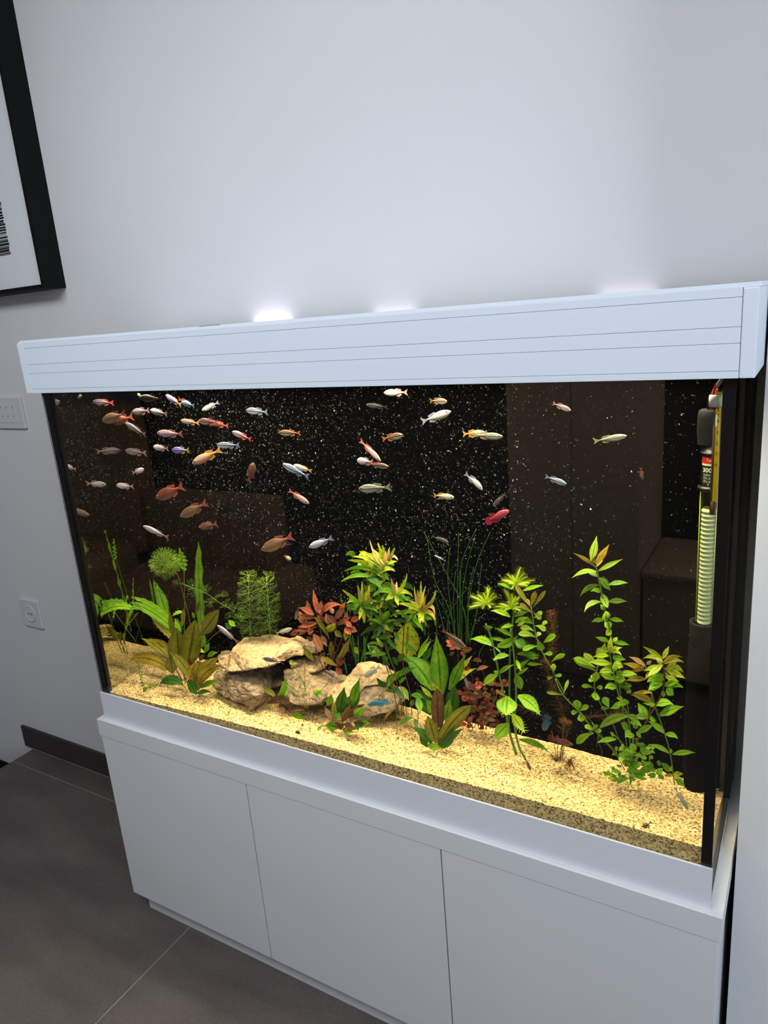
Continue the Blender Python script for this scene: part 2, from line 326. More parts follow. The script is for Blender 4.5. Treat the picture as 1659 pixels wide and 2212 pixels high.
# wall plates
def plate(name, x0, x1, z0, z1, label, cat):
    e = empty(name, ((x0+x1)/2, WY, (z0+z1)/2), label, cat); box('cover_plate', x0, x1, WY-.011, WY-.0005, z0, z1, M_plate, e, .003); return e
sw = plate('light_switch', -1.645, -1.468, 1.311, 1.419, 'white rectangular wall switch plate with small marks at the left edge, beside the hood', 'switch')
box('switch_insert', -1.625, -1.50, WY-.0125, WY-.011, 1.332, 1.40, M_plate, sw, .0004)
for i in range(4):
    for j in range(2):
        box('mark', -1.615+i*.033, -1.612+i*.033, WY-.0131, WY-.0125, 1.352+j*.03, 1.357+j*.03, M_plated, sw)
so = plate('wall_socket', -1.738, -1.624, .54, .652, 'white square single power socket low on the wall left of the tank', 'socket')
lathe('socket_ring', [(.034, 0), (.034, .002), (.029, .0025), (.027, -.0005), (.0, -.001)], (0, 0, 0), M_plate, so)
ring = so.children[-1]; ring.rotation_euler = (math.pi/2, 0, 0); ring.data.transform(Matrix.Translation(so.location)); ring.location = (0, -.0112, 0)
for dx in (-.009, .009):
    box('hole', -1.681+dx-.0025, -1.681+dx+.0025, WY-.0137, WY-.0118, .594, .599, M_plated, so)

# ================================================================== CABINET
cb = empty('aquarium_cabinet', (0, .2, FZ), 'white three-door cabinet carrying the aquarium', 'cabinet')
ZP = .5968
box('carcass', -.7695, .7695, .02, WY-.01, .027, ZP-.05, M_white, cb)
box('top_plate', -.7765, .7765, 0, WY-.002, ZP-.05, ZP, M_white, cb, .0007)
for i in range(3):
    a = -.7725+i*.515; box('door', a+.0012+(.0006 if i else 0), a+.515-.0012, .0015, .0195, .025, ZP-.0515, M_white, cb, .0006)
box('plinth', -.7505, .7505, .03, WY-.03, FZ, .027, M_white, cb)

# ================================================================== AQUARIUM
ZB, ZT = .5968, 1.49
aq = empty('aquarium', (0, .2, ZP), 'large glass aquarium with black seams on the white cabinet', 'aquarium')
YB = .265                      # rear of the interior
box('front_pane', -.755, .755, .018, .024, ZP+.004, ZT, M_glass, aq)
box('side_pane', .749, .755, .0245, .318, ZP+.004, ZT, M_gside, aq)
sm = mesh('side_pane', [(-.7435, .0245, ZP+.004), (-.7435, YB, ZP+.004), (-.7435, YB, ZT), (-.7435, .0245, ZT)], [(0, 1, 2, 3)], M_mirror, aq)
sm['label'] = 'left side pane reflecting the tank interior'
box('side_glass_edge', -.7555, -.745, .0245, .41, ZP+.004, ZT, M_black, aq)
box('rear_panel', -.7435, .7485, YB, YB+.012, ZP+.004, ZT, M_panel, aq)['label'] = 'black speckled backdrop panel'
box('rear_housing', -.744, .755, .3185, WY-.006, ZP+.004, ZT, M_black, aq)
box('bottom_pane', -.7435, .7485, .0245, YB, ZP+.004, ZP+.016, M_glass, aq)
for x0, x1 in ((-.7435, -.7325), (.738, .7485)): box('silicone_seam', x0, x1, .0243, .034, ZP+.016, ZT, M_black, aq)
for x0, x1 in ((-.7552, -.7325), (.7385, .7552)): box('silicone_seam', x0, x1, .0172, .0179, ZP+.079, ZT-.01, M_black, aq)
box('silicone_seam', .7405, .7485, .255, YB, ZP+.016, ZT, M_black, aq)
# white strip painted in as the glint along the left glass edge
box('edge_highlight', -.7518, -.7512, .0168, .0172, ZP+.08, ZT-.02, M_plate, aq)['label'] = 'thin white strip painted as a glint on the glass edge'
bm = bmesh.new(); addbox(bm, -.757, .757, .0125, .0168, ZP, ZP+.0795); addbox(bm, -.757, -.7553, .0168, .06, ZP, ZP+.0795)
finish('lower_trim', bm, M_band, aq)
box('lower_trim', .7556, .7575, .0172, .30, ZP, ZP+.012, M_band, aq)
ws = mesh('water', [(-.743, .0245, 1.477), (.748, .0245, 1.477), (.748, .264, 1.477), (-.743, .264, 1.477)], [(0, 1, 2, 3)], M_water)
tag(ws, 'clear water surface at the top of the tank, hidden under the hood', 'water', kind='stuff')

hd = empty('aquarium_hood', (0, .2, 1.4769), 'white planked aquarium hood with grooves, lying on the tank', 'hood')
HW, Z0, Z1 = .7808, 1.4785, 1.5946
gz = [1.4785, 1.4885, 1.5245, 1.5455, 1.583, 1.5946]
for k in range(5): box('plank', -.757, .7590, -.004, .010, gz[k]+.00022, gz[k+1]-.00022, M_hood, hd, .0004)
box('backing', -.756, .758, .0075, .0145, Z0+.002, Z1-.001, M_hood, hd)
for s in (-1, 1):
    x0, x1 = (-HW, -.7575) if s < 0 else (.7595, HW-.002)
    box('end_cap', x0, x1, -.004, .40, Z0, Z1, M_hood, hd, .0018)
V = [(-HW, -.003, Z1), (HW-.001, -.003, Z1), (HW-.001, .008, Z1+.0062), (-HW, .008, Z1+.0062), (-HW, .392, Z1+.0062), (HW-.001, .392, Z1+.0062), (-HW, .392, Z1), (HW-.001, .392, Z1)]
mesh('lid', V, [(0, 1, 2, 3), (3, 2, 5, 4), (4, 5, 7, 6), (6, 7, 1, 0), (0, 3, 4, 6), (1, 7, 5, 2)], M_hood, hd)
box('notch_shadow', -.205, -.15, .0072, .0085, Z1+.0058, Z1+.0072, M_plated, hd)  # grey strip drawn in for the shadow line of the lid's handle notch
t_em = NT('led_tube_glow'); e_ = t_em.n('ShaderNodeEmission'); e_.inputs[0].default_value = (1, .92, .78, 1); e_.inputs[1].default_value = 6; t_em.l(e_, 0, t_em.out, 0)
for yy in (.085, .185):
    lb = box('light_bar', -.68, .74, yy-.02, yy+.02, 1.522, 1.545, M_blackpl, hd); tube('led_tube', [(-.65, yy, 1.524), (.71, yy, 1.524)], .006, t_em.m, lb, 8)

# ---- sand bed
def sandz(x, y):
    t = max(0, min(1, (y-.02)/.24)); u = (x+.745)/1.49
    K = ((-.745,.675),(-.6,.678),(-.44,.684),(-.16,.695),(.2,.698),(.49,.706),(.75,.706)); f = K[-1][1]
    for (xa, fa), (xb, fb) in zip(K, K[1:]):
        if x < xb: f = fa+(fb-fa)*max(0, x-xa)/(xb-xa); break
    b = .690-.004*u-.020*max(0, u-.6)/.4
    z = f*(1-t)**1.3+b*(1-(1-t)**1.3)
    z += .006*noise.noise(Vector((x*9, y*14, 3)))*min(1, t*4+.15)+.0022*noise.noise(Vector((x*45, y*45, 1)))
    if t > .85: z -= .008*(t-.85)/.15
    return z
nx, ny = 460, 80; V = []; F = []
for j in range(ny+1):
    y = .0248+(YB-.0252)*(j/ny)
    for i in range(nx+1):
        x = -.743+1.4915*i/nx; V.append((x, y, sandz(x, y)+random.uniform(-.0007, .0007)))
for j in range(ny):
    for i in range(nx): a = j*(nx+1)+i; F.append((a, a+1, a+nx+2, a+nx+1))
k = len(V)
for i in range(nx+1): V.append((-.743+1.4915*i/nx, .0246, ZP+.0165))
for i in range(nx): F.append((k+i, k+i+1, i+1, i))
k2 = len(V)                     # right side wall of the sand bed
for j in range(ny+1): V.append((.7485, .0248+(YB-.0252)*(j/ny), ZP+.0165))
for j in range(ny): F.append((j*(nx+1)+nx, k2+j, k2+j+1, (j+1)*(nx+1)+nx))
sd = mesh('sand_bed', V, F, M_sand, None, False)
tag(sd, 'bed of coarse pale yellow sand covering the tank floor', 'sand', kind='stuff')
def on_sand(px, py):
    v = ray(px, py); t = (.695-CAM.z)/v.z
    for _ in range(6): q = CAM+v*t; t = (sandz(q.x, max(.03, min(.26, q.y)))-CAM.z)/v.z
    return CAM+v*t
# a few dark loose grains
bm = bmesh.new()
for k in range(420):
    x = random.uniform(-.72, .73); y = random.uniform(.03, .25); r = bmesh.ops.create_icosphere(bm, subdivisions=1, radius=random.uniform(.0006, .0014))
    bmesh.ops.translate(bm, verts=r['verts'], vec=(x, y, sandz(x, y)+.0006))
o = finish('grains', bm, plain('dark_grain', (92, 66, 44), .7), sd); o['kind'] = 'stuff'; o['label'] = 'scattered dark loose grains'

# ---- rocks: outline in the photo with real depth, front relief and a back
def rock(name, Z, outline, inner, mat, label, thick=.05, nz=.004, sub=3, group=None, yclamp=.262):
    ox, oy, s = Z; pts = [(ox+x/s, oy+y/s, d) for x, y, d in outline+inner]; no = len(outline)
    vs, es, fs = delaunay_2d_cdt([Vector((p[0], -p[1])) for p in pts], [], [list(range(no))[::1]], 1, 1e-4)[:3]
    bm = bmesh.new(); F = []; B = []
    def d_at(x, y):
        best = min(pts, key=lambda p: (p[0]-x)**2+(p[1]+y)**2); return best[2]
    cx = Vector((0, 0, 0)); W = []
    for v in vs: W.append(P(v.x, -v.y, d_at(v.x, v.y)))
    for q in W: cx += q/len(W)
    for q in W: F.append(bm.verts.new(q))
    for f in fs:
        try: bm.faces.new([F[i] for i in f])
        except ValueError: pass
    bmesh.ops.recalc_face_normals(bm, faces=bm.faces)
    bnd = [e for e in bm.edges if len(e.link_faces) == 1]
    r = bmesh.ops.extrude_edge_only(bm, edges=bnd); nv = [g for g in r['geom'] if isinstance(g, bmesh.types.BMVert)]
    for v in nv:
        v.co = v.co*.88+cx*.12+Vector((0, thick, -.012)); v.co.y = min(v.co.y, yclamp)
    c = bm.verts.new(sum((v.co for v in nv), Vector())/len(nv))
    for e in [g for g in r['geom'] if isinstance(g, bmesh.types.BMEdge)]:
        if all(v in nv for v in e.verts): bm.faces.new((e.verts[0], e.verts[1], c))
    bmesh.ops.recalc_face_normals(bm, faces=bm.faces)
    for _ in range(sub):
        bmesh.ops.subdivide_edges(bm, edges=bm.edges[:], cuts=1, use_grid_fill=True, smooth=.25)
    bmesh.ops.triangulate(bm, faces=bm.faces)
    for v in bm.verts:
        p = v.co; v.co = p+v.normal*nz*(1.2*noise.noise(p*22)+.7*noise.noise(p*60)-1.0*max(0, .12-abs(noise.noise(Vector((p.x*30, p.y*30, p.z*75)))))*6+.3*noise.noise(p*160)); v.co.y = min(v.co.y, yclamp)
    o = finish(name, bm, mat, None, True)
    o.data.polygons.foreach_set('use_smooth', [False]*len(o.data.polygons))
    # flat-ish facets with softened small ones
    return tag(o, label, 'rock', group)
Z6 = (440, 1360, 3.95)
G_ = 'limestone pieces in the middle of the tank'
rock('rock', Z6, [(80,500,.10),(95,380,.13),(150,345,.15),(230,350,.14),(330,345,.14),(430,370,.13),(462,430,.11),(478,560,.08),(440,640,.075),(400,690,.07),(340,650,.075),(230,600,.08),(130,540,.09)],
     [(240,400,.105),(330,460,.09),(430,560,.075),(350,400,.12),(180,450,.10),(300,560,.078)], M_rock2, 'wedge of grey limestone leaning under the left end of the flat slab', .06, .004, group=G_)
rock('rock', Z6, [(120,250,.105),(160,225,.12),(230,215,.15),(250,160,.18),(340,75,.235),(470,60,.245),(590,42,.25),(740,70,.25),(800,48,.25),(835,75,.24),(870,110,.225),(875,190,.20),(840,225,.185),(760,225,.17),(690,255,.15),(650,280,.125),(590,290,.11),(500,325,.10),(440,330,.095),(330,345,.095),(220,360,.095),(140,340,.10)],
     [(200,235,.115),(330,235,.115),(480,262,.115),(600,250,.125),(690,190,.15),(760,140,.18),(850,130,.205),(400,160,.18),(550,130,.20),(650,110,.22)], M_rock, 'large flat pale limestone slab lying on top of the other stones', .03, .003, group=G_)
rock('rock', Z6, [(740,300,.16),(760,260,.20),(870,245,.225),(930,275,.22),(962,320,.20),(950,365,.185),(880,378,.18),(760,370,.17)], [(860,290,.20),(900,330,.185)], M_rock, 'rounded limestone block under the right end of the flat slab', .05, .003, group=G_)
rock('rock', Z6, [(680,345,.15),(780,360,.16),(900,378,.18),(980,375,.205),(1060,395,.21),(1075,440,.19),(1045,480,.165),(940,460,.155),(850,450,.15),(700,440,.14)], [(960,420,.175),(820,410,.15)], M_rock2, 'long flat limestone block with a crack line right of the dark hollow', .045, .003, group=G_)
rock('rock', Z6, [(680,450,.13),(800,450,.14),(900,465,.145),(1020,480,.155),(1030,560,.12),(1000,620,.105),(900,640,.10),(790,640,.10),(700,600,.10)], [(850,520,.125),(950,560,.115),(760,540,.115)], M_rock2, 'lowest block of the stacked grey stones behind the thin sprig', .05, .004, group=G_)
rock('rock', Z6, [(420,345,.19),(530,320,.22),(640,345,.21),(680,390,.19),(680,470,.16),(620,490,.15),(520,480,.15),(450,440,.16)], [(560,400,.185)], M_rock2, 'dim limestone piece in the hollow under the slab', .04, .004, group=G_)
rock('rock', Z6, [(1060,560,.13),(1090,500,.15),(1190,430,.175),(1250,350,.205),(1310,300,.235),(1390,282,.245),(1480,290,.245),(1540,310,.24),(1570,370,.225),(1600,430,.215),(1560,470,.20),(1380,480,.165),(1260,560,.14),(1180,620,.12),(1080,620,.115)],
     [(1300,400,.195),(1400,380,.20),(1480,400,.205),(1200,520,.15),(1340,450,.18)], M_rock, 'pale limestone boulder between the red plant and the tall bushy plant', .05, .005, group=G_)
rock('rock', Z6, [(1320,500,.155),(1340,455,.17),(1440,445,.19),(1520,460,.205),(1560,520,.20),(1640,550,.195),(1659,640,.17),(1600,700,.15),(1480,715,.135),(1400,745,.125),(1320,740,.12),(1290,640,.13)],
     [(1400,520,.165),(1500,560,.165),(1420,640,.14),(1550,620,.165)], M_rockc, 'cracked layered limestone behind the blue fish', .05, .004, group=G_)
rock('rock', Z6, [(120,235,.20),(150,195,.235),(210,180,.25),(240,190,.25),(245,250,.215),(180,280,.19),(130,270,.19)], [(190,220,.22)], M_rock2, 'small limestone piece showing behind the left end of the slab', .02, .003, group=G_)
rock('rock', Z6, [(840,110,.215),(870,85,.235),(930,90,.24),(955,130,.225),(950,190,.20),(900,200,.195),(850,180,.20)], [(900,130,.215)], M_rock2, 'small knobbly limestone at the right tip of the flat slab', .02, .003, group=G_)
rock('rock', Z6, [(1030,470,.17),(1060,420,.20),(1130,400,.225),(1190,420,.22),(1190,470,.19),(1120,520,.16),(1050,540,.15)], [(1110,460,.185)], M_rock2, 'dull stone between the stacked stones and the pale boulder', .03, .003, group=G_)
# ================================================================== PLANTS
Z1, Z2, Z3, Z4, Z5 = (160, 1090, 4.88), (420, 1090, 4.88), (700, 1130, 5.53), (900, 1130, 4.88), (1200, 1130, 4.88)
Z7, Z8 = (820, 1400, 3.95), (1180, 1400, 4.366)
LR = random.Random(11)
PROF = {'lance': [.22, .62, .92, 1, .88, .6, .25, .02], 'ovate': [.14, .55, .9, 1, .97, .8, .48, .03], 'strap': [.6, .85, .95, 1, 1, .95, .7, .05],
        'obov': [.12, .3, .52, .76, .95, 1, .8, .15], 'curl': [.35, .75, 1, .95, .8, .6, .4, .12]}
def clampp(v):
    v.x = max(-.736, min(.742, v.x)); v.y = max(.0275, min(.2625, v.y)); v.z = max(v.z, sandz(v.x, v.y)+.0008); return v
def leaf(par, Z, bx, by, tx, ty, w, mat='G', y=.15, dy=None, bow=0, prof='lance', ruf=0, fold=.16, name='leaf', label=None, tilt=None, lobes=0):
    ox, oy, s = Z
    if dy is None: dy = LR.uniform(-.03, .02)
    mxp, myp = (bx+tx)/2, (by+ty)/2; L = math.hypot(tx-bx, ty-by) or 1
    nx_, ny_ = -(ty-by)/L, (tx-bx)/L
    if ny_ > 0: nx_, ny_ = -nx_, -ny_                      # positive bow raises the middle
    mxp += nx_*bow; myp += ny_*bow
    A = P(ox+bx/s, oy+by/s, y); Bm = P(ox+mxp/s, oy+myp/s, y+dy*.4); T = P(ox+tx/s, oy+ty/s, max(.03, min(.26, y+dy)))
    ctrl = Bm*2-(A+T)*.5
    dist = (A-CAM).dot(FWD); W = w/s*dist/FPX*.5
    pr = PROF[prof]; n = len(pr)
    if ruf > .09 and L/s > 22:                               # long wavy leaves get more rows
        m_ = 20; pr = [pr[min(n-1, int(q))]*(1-(q-int(q)))+pr[min(n-1, int(q)+1)]*(q-int(q)) for q in [k*(n-1)/(m_-1) for k in range(m_)]]; n = m_
    if tilt is None: tilt = LR.uniform(-.5, .5)
    V = []; F = []
    for i in range(n):
        t = (i+.15)/(n-1+.15) if i < n-1 else 1.0
        if i == 0: t = 0
        c = A*(1-t)**2+ctrl*2*t*(1-t)+T*t*t
        tg = ((ctrl-A)*(1-t)+(T-ctrl)*t).normalized(); vd = (CAM-c).normalized()
        sd_ = tg.cross(vd).normalized(); nn = sd_.cross(tg).normalized()
        sd_ = (sd_*math.cos(tilt)+nn*math.sin(tilt)).normalized(); n2 = sd_.cross(tg).normalized()
        r = W*pr[i]/max(.8, math.cos(tilt)); rf = ruf*W*math.sin(i*1.9)*1.5; r *= 1+ruf*.5*math.sin(i*1.9+.8)
        V += [clampp(c+sd_*(r+rf*.3)+n2*(r*fold+rf)), clampp(c-n2*(r*fold*.4)), clampp(c-sd_*(r-rf*.3)+n2*(r*fold-rf))]
    for i in range(n-1):
        a = i*3; F += [(a, a+1, a+4, a+3), (a+1, a+2, a+5, a+4)]
    if lobes:                                                # comb-like side lobes (lacy leaves)
        if lobes < 2: lobes *= 2.1
        for i in range(1, n-1):
            for sgn, k in ((1, 0), (-1, 2)):
                p0_ = V[i*3+1]; e = V[i*3+k]; d = (e-p0_); tg = (V[min(i+1, n-1)*3+1]-V[i*3+1]); tg = tg.normalized() if tg.length else Vector((0, 0, 1))
                b0 = len(V); q = p0_+d*.3; out = d.normalized()*(W*lobes)+tg*(W*lobes*.8)
                V += [clampp(q-tg*W*.16), clampp(q+tg*W*.16), clampp(q+out)]; F.append((b0, b0+1, b0+2))
    o = mesh(name, V, F, LM[mat], par, True)
    at = o.data.attributes.new('rib', 'FLOAT', 'POINT'); at.data.foreach_set('value', [1.0 if (i < 3*n and i % 3 == 1) else 0.0 for i in range(len(V))])
    if label: o['label'] = label
    return o
def path3(Z, pts, y0, y1=None):
    ox, oy, s = Z; y1 = y0 if y1 is None else y1; n = len(pts)-1
    return [clampp(P(ox+p[0]/s, oy+p[1]/s, y0+(y1-y0)*i/max(1, n))) for i, p in enumerate(pts)]
def stem(par, Z, pts, w, mat, y0, y1=None, name='stem'):
    ps = path3(Z, pts, y0, y1)
    if len(ps) > 2:                                          # Catmull-Rom smoothing
        out = []; q = [ps[0]]+ps+[ps[-1]]
        for i in range(1, len(q)-2):
            for k in range(4):
                t = k/4; a, b, c, d = q[i-1], q[i], q[i+1], q[i+2]
                out.append(.5*((2*b)+(c-a)*t+(2*a-5*b+4*c-d)*t*t+(3*b-a-3*c+d)*t**3))
        ps = out+[ps[-1]]
    r = w/Z[2]*1.35/FPX*.5; rr_ = [r*(1-.35*i/(len(ps)-1)) for i in range(len(ps))]
    return tube(name, ps, rr_, LM[mat], par, 6)
def plant(name, px, py, label, group=None, Y=None):
    b = on_sand(px, py) if Y is None else P(px, py, Y)
    b.y = min(b.y, .255); return empty(name, b, label, 'plant', group)
def leaves(par, Z, y, rows, **kw):
    for r in rows:
        a = dict(kw); ex = r[6] if len(r) > 6 else {}
        if isinstance(ex, (int, float)): ex = {'bow': ex}
        a.update(ex); yy = a.pop('y', y); leaf(par, Z, r[0], r[1], r[2], r[3], r[4], r[5], yy, **a)

# --- strap-leaved plant, left rear (its mirror image fills the left of the tank)
A = plant('ruffled_strap_plant', 391, 1412, 'tall bright green plant with ruffled strap leaves in the left rear corner')
by, bx_, bz_ = A.location.y, 1150, 1560
leaves(A, Z1, .225, [
 (1365,1500,1315,392,84,'G',{'ruf':.22,'prof':'strap','bow':-18,'y':.25,'dy':.004}), (985,1180,862,815,108,'G',{'ruf':.1,'prof':'lance','y':.21,'dy':.0}),
 (1100,1440,955,1120,80,'B',{'prof':'strap','y':.2,'dy':.01}), (850,1080,838,785,40,'G',{'y':.235,'dy':.0,'prof':'strap'}),
 (1060,1330,598,1030,92,'B',{'bow':36,'prof':'strap','y':.18,'dy':-.05,'ruf':.12}), (1030,1230,592,975,52,'B',{'bow':46,'prof':'strap','y':.2,'dy':-.05,'ruf':.3}),
 (1020,1400,815,1170,74,'O',{'ruf':.25,'y':.19,'prof':'strap','dy':.0}), (1050,1400,1000,1105,62,'O',{'y':.17}), (1115,1370,1060,1195,60,'B',{'y':.15,'ruf':.2}),
 (1165,700,1108,452,92,'G',{'ruf':.25,'y':.235,'dy':0}), (1150,1250,1150,1095,50,'O',{'y':.18}), (1100,1330,1180,1150,36,'B',{'y':.18}), (1040,1170,1175,1140,40,'B',{'y':.2,'bow':20,'ruf':.3}),
 (1280,1150,1330,1000,34,'N',{'y':.22,'ruf':.3}), (1270,1200,1240,1130,34,'G',{'y':.2}), (1120,1350,1085,1200,66,'B',{'y':.17,'ruf':.3}),
 (600,1090,240,1190,80,'B',{'bow':60,'prof':'strap','y':.075,'dy':-.03,'ruf':.25}), (560,1060,270,1085,60,'G',{'bow':50,'prof':'strap','y':.085,'dy':-.03,'ruf':.2}), (720,1110,480,1090,46,'G',{'bow':18,'y':.12,'dy':-.03,'ruf':.15}),
 (700,1110,600,1030,44,'B',{'y':.14,'dy':-.02,'bow':10})])
for pts, yy in (([(1150,1560),(1080,1400),(1010,1200)],.2), ([(1150,1560),(1100,1380),(1050,1240)],.18), ([(1155,1560),(1250,1400),(1360,1200)],.22), ([(1130,1560),(980,1300),(850,1060)],.215), ([(1150,1560),(1165,1200),(1160,680)],.235)):
    stem(A, Z1, pts, 16, 'S', yy)
Ab = plant('ruffled_strap_plant', 300, 1435, 'low plant with one rounded olive leaf beside the left side pane, doubled by its reflection', Y=.135)
leaves(Ab, Z1, .125, [(350,1440,505,1345,120,'O',{'prof':'ovate','y':.10,'dy':.01}), (300,1380,230,1230,70,'O',{'prof':'lance','y':.085,'dy':-.02})])
stem(Ab, Z1, [(345,1520),(348,1440)], 12, 'S', .105); stem(Ab, Z1, [(335,1520),(300,1380)], 12, 's', .10, .09)

# --- feathery plants: whorls share mesh data
def whorl_mesh(name, mat, arms, seed, droop=.25, lvl=3, wid=.021):
    r = random.Random(seed); V = []; F = []
    def seg(a, b, w0, w1):
        d = (b-a).normalized(); s_ = d.cross(Vector((0, 0, 1))); s_ = s_.normalized() if s_.length > .1 else Vector((1, 0, 0)); k = len(V)
        V.extend([a-s_*w0, a+s_*w0, b+s_*w1, b-s_*w1]); F.append((k, k+1, k+2, k+3))
    def grow(p, d, ln, lv, w_):
        q = p+d*ln; seg(p, q, w_, w_*.7)
        if lv == 0: return
        for sg in (-1, 1):
            nd = Matrix.Rotation(sg*r.uniform(.25, .42), 3, 'Z') @ d; nd.z += r.uniform(-.12, .3); grow(q, nd.normalized(), ln*r.uniform(.75, .95), lv-1, w_*.75)
    for k in range(arms):
        a = 2*math.pi*(k+r.uniform(-.2, .2))/arms; d = Vector((math.cos(a), math.sin(a), r.uniform(-droop, .45))).normalized()
        grow(Vector((0, 0, 0)), d, .33, lvl, wid)
    m = bpy.data.meshes.new(name); m.from_pydata(V, [], F); m.materials.append(LM[mat]); return m
WH = {k: [whorl_mesh('whorl', k, 9, 20+i) for i in range(3)] for k in ('F', 'V')}
def whorl(par, p, r, kind='F', axis=None, squash=1):
    o = bpy.data.objects.new('whorl', LR.choice(WH[kind])); link(o, par); p = clampp(Vector(p))
    ax = (axis or Vector((LR.uniform(-.2, .2), LR.uniform(-.45, -.1), 1))).normalized()
    o.rotation_euler = ax.to_track_quat('Z', 'Y').to_euler(); o.rotation_euler.rotate_axis('Z', LR.uniform(0, 6.28))
    rx = r*1.25
    o.location = p-par.location; o.scale = (rx, min(rx, (.262-p.y)*1.0, (p.y-.028)*1.0) if .262-p.y > 0 else rx*.3, rx*squash); return o
B = plant('feathery_stem_plant', 412, 1398, 'feathery plant with round pale green fan-like crown on a leaning stem')
stem(B, Z1, [(1260,1500),(1220,1230),(1150,950),(1080,720),(980,640)], 22, 's', .16, .14); stem(B, Z1, [(1130,830),(1250,880),(1400,940),(1540,1040),(1700,1130)], 10, 'S', .15, .2)
cc = P(358, 1219, .135)
for k in range(30):
    a = LR.uniform(-.5, 1)*math.pi; d = Vector((LR.uniform(-1, .6), LR.uniform(-.7, .3), LR.uniform(-.7, .9))).normalized()
    whorl(B, cc+d*LR.uniform(.006, .020), LR.uniform(.023, .029), 'V' if k % 3 else 'F', d)
for x, y, r_ in ((1090,830,72),(1250,850,76),(1270,925,80),(1385,900,76),(1440,1030,70),(1560,960,74),(1600,1060,80),(1700,1090,80),(1760,1180,80),(1640,1180,60)):
    whorl(B, P(160+x/4.88, 1090+y/4.88, .165), r_/4.88*1.45/FPX, 'F')
C_ = plant('feathery_stem_plant', 560, 1420, 'twin feathery green columns rising behind the flat limestone slab', Y=.235)
for (x0, y0, x1, y1, n_, kk) in ((565,745,590,1370,11,'F'), (762,770,800,1370,10,'F')):
    stem(C_, Z2, [(x1,y1+60),((x0+x1)/2,(y0+y1)/2),(x0,y0)], 12, 'S', .232)
    for k in range(n_):
        t = k/(n_-1); r_ = 92+26*math.sin(t*3.1) if k else 84
        whorl(C_, P(420+(x0+(x1-x0)*t)/4.88, 1090+(y0+(y1-y0)*t)/4.88, .222), r_/4.88*1.5/FPX*1.12, 'V' if k < 2 else kk, squash=.9)
for x, y in ((470,1260),(540,1330),(640,1340),(700,1330),(480,1180)): whorl(C_, P(420+x/4.88, 1090+y/4.88, .215), 70/4.88*1.5/FPX, 'F')

# --- olive sword plant, left
D_ = plant('sword_plant', 397, 1478, 'large olive and reddish broad-leaved sword plant at the front left')
leaves(D_, Z1, .11, [
 (1340,1375,1530,1105,150,'O',{'y':.13,'dy':.0,'prof':'ovate','tilt':.3}), (1195,1730,1278,1212,215,'O',{'y':.125,'dy':.0,'prof':'ovate'}), (1120,1720,1078,1300,215,'O',{'y':.115,'prof':'ovate','label':'reddish tinged leaf','dy':.0}),
 (1000,1620,705,1408,100,'O',{'y':.12,'bow':28}), (1020,1650,790,1410,130,'A',{'y':.13,'bow':40}), (985,1730,598,1625,112,'A',{'y':.10,'bow':50,'dy':-.02,'prof':'strap','label':'yellow amber leaf lying over the sand'}),
 (1040,1780,1010,1590,130,'O',{'y':.10,'prof':'ovate','dy':0}), (1230,1830,990,1545,115,'O',{'y':.09,'bow':30,'dy':.01}), (1300,1960,1525,1610,150,'O',{'y':.095,'bow':60,'prof':'ovate'}),
 (1310,1900,1550,1700,120,'A',{'y':.085,'bow':50,'prof':'ovate'}), (1220,1800,1290,1660,120,'A',{'y':.09,'prof':'ovate'}), (1260,1940,1320,1720,130,'A',{'y':.085,'prof':'ovate'}),
 (1150,1905,905,1885,105,'D',{'y':.075,'bow':46,'prof':'ovate','dy':-.01,'label':'dark green leaf arching to the left'}), (1290,2000,1200,1840,95,'D',{'y':.065,'prof':'ovate','dy':-.01}), (1290,1990,1450,1975,50,'D',{'y':.07,'bow':10}),
 (1330,1930,1540,1870,60,'G',{'y':.08,'bow':20}), (1250,1920,1170,1850,40,'A',{'y':.07}), (1210,1760,1255,1600,90,'K',{'y':.12})])
for a in ((1185,1860,1120,1720,18,'s',.1),(1140,1860,1060,1700,20,'s',.1),(1120,1850,1010,1760,14,'s',.095),(1160,1860,1170,1700,16,'s',.105),(1170,1880,1230,1700,14,'s',.1),(1150,1900,1190,1960,12,'S',.075),(1300,1990,1350,1880,12,'s',.08),(1200,1700,1340,1375,12,'S',.13)):
    stem(D_, Z1, [(a[0],a[1]),(a[2],a[3])], a[4], a[5], a[6])
E_ = plant('stem_plant', 320, 1494, 'small needle-leaved green sprig lying on the sand at the left')
for pts in ([(730,1975),(735,1900),(690,1800),(685,1700)], [(735,1975),(800,1900),(860,1880)], [(735,1975),(790,1950),(870,1930)]): stem(E_, Z1, pts, 10, 'S', .042, .05)
for k in range(46):
    t = LR.random(); x, y = ((730-50*t, 1960-260*t) if k % 2 else (735+130*t, 1960-60*t)); a = LR.uniform(0, 6.28); l = LR.uniform(26, 42)
    leaf(E_, Z1, x, y, x+l*math.cos(a), y-abs(l*math.sin(a))*.8+4, 13, 'B' if k % 3 else 'G', .045, LR.uniform(-.008, .008))
F_ = plant('creeping_plant', 432, 1424, 'small bright green sprout with tiny leaves between the olive sword plant and the slab')
leaves(F_, Z1, .15, [(1360,1560,1300,1495,40,'L',{}),(1385,1555,1425,1450,52,'G',{}),(1410,1605,1515,1560,56,'B',{'bow':14}),(1380,1560,1330,1530,26,'B',{}),(1360,1720,1290,1640,66,'N',{}),(1320,1640,1370,1580,50,'N',{})])
stem(F_, Z1, [(1370,1690),(1370,1600),(1385,1540)], 9, 'S', .15); stem(F_, Z1, [(1360,1700),(1410,1605)], 7, 'S', .15); stem(F_, Z1, [(1360,1500),(1450,1400),(1540,1330)], 12, 'S', .17)
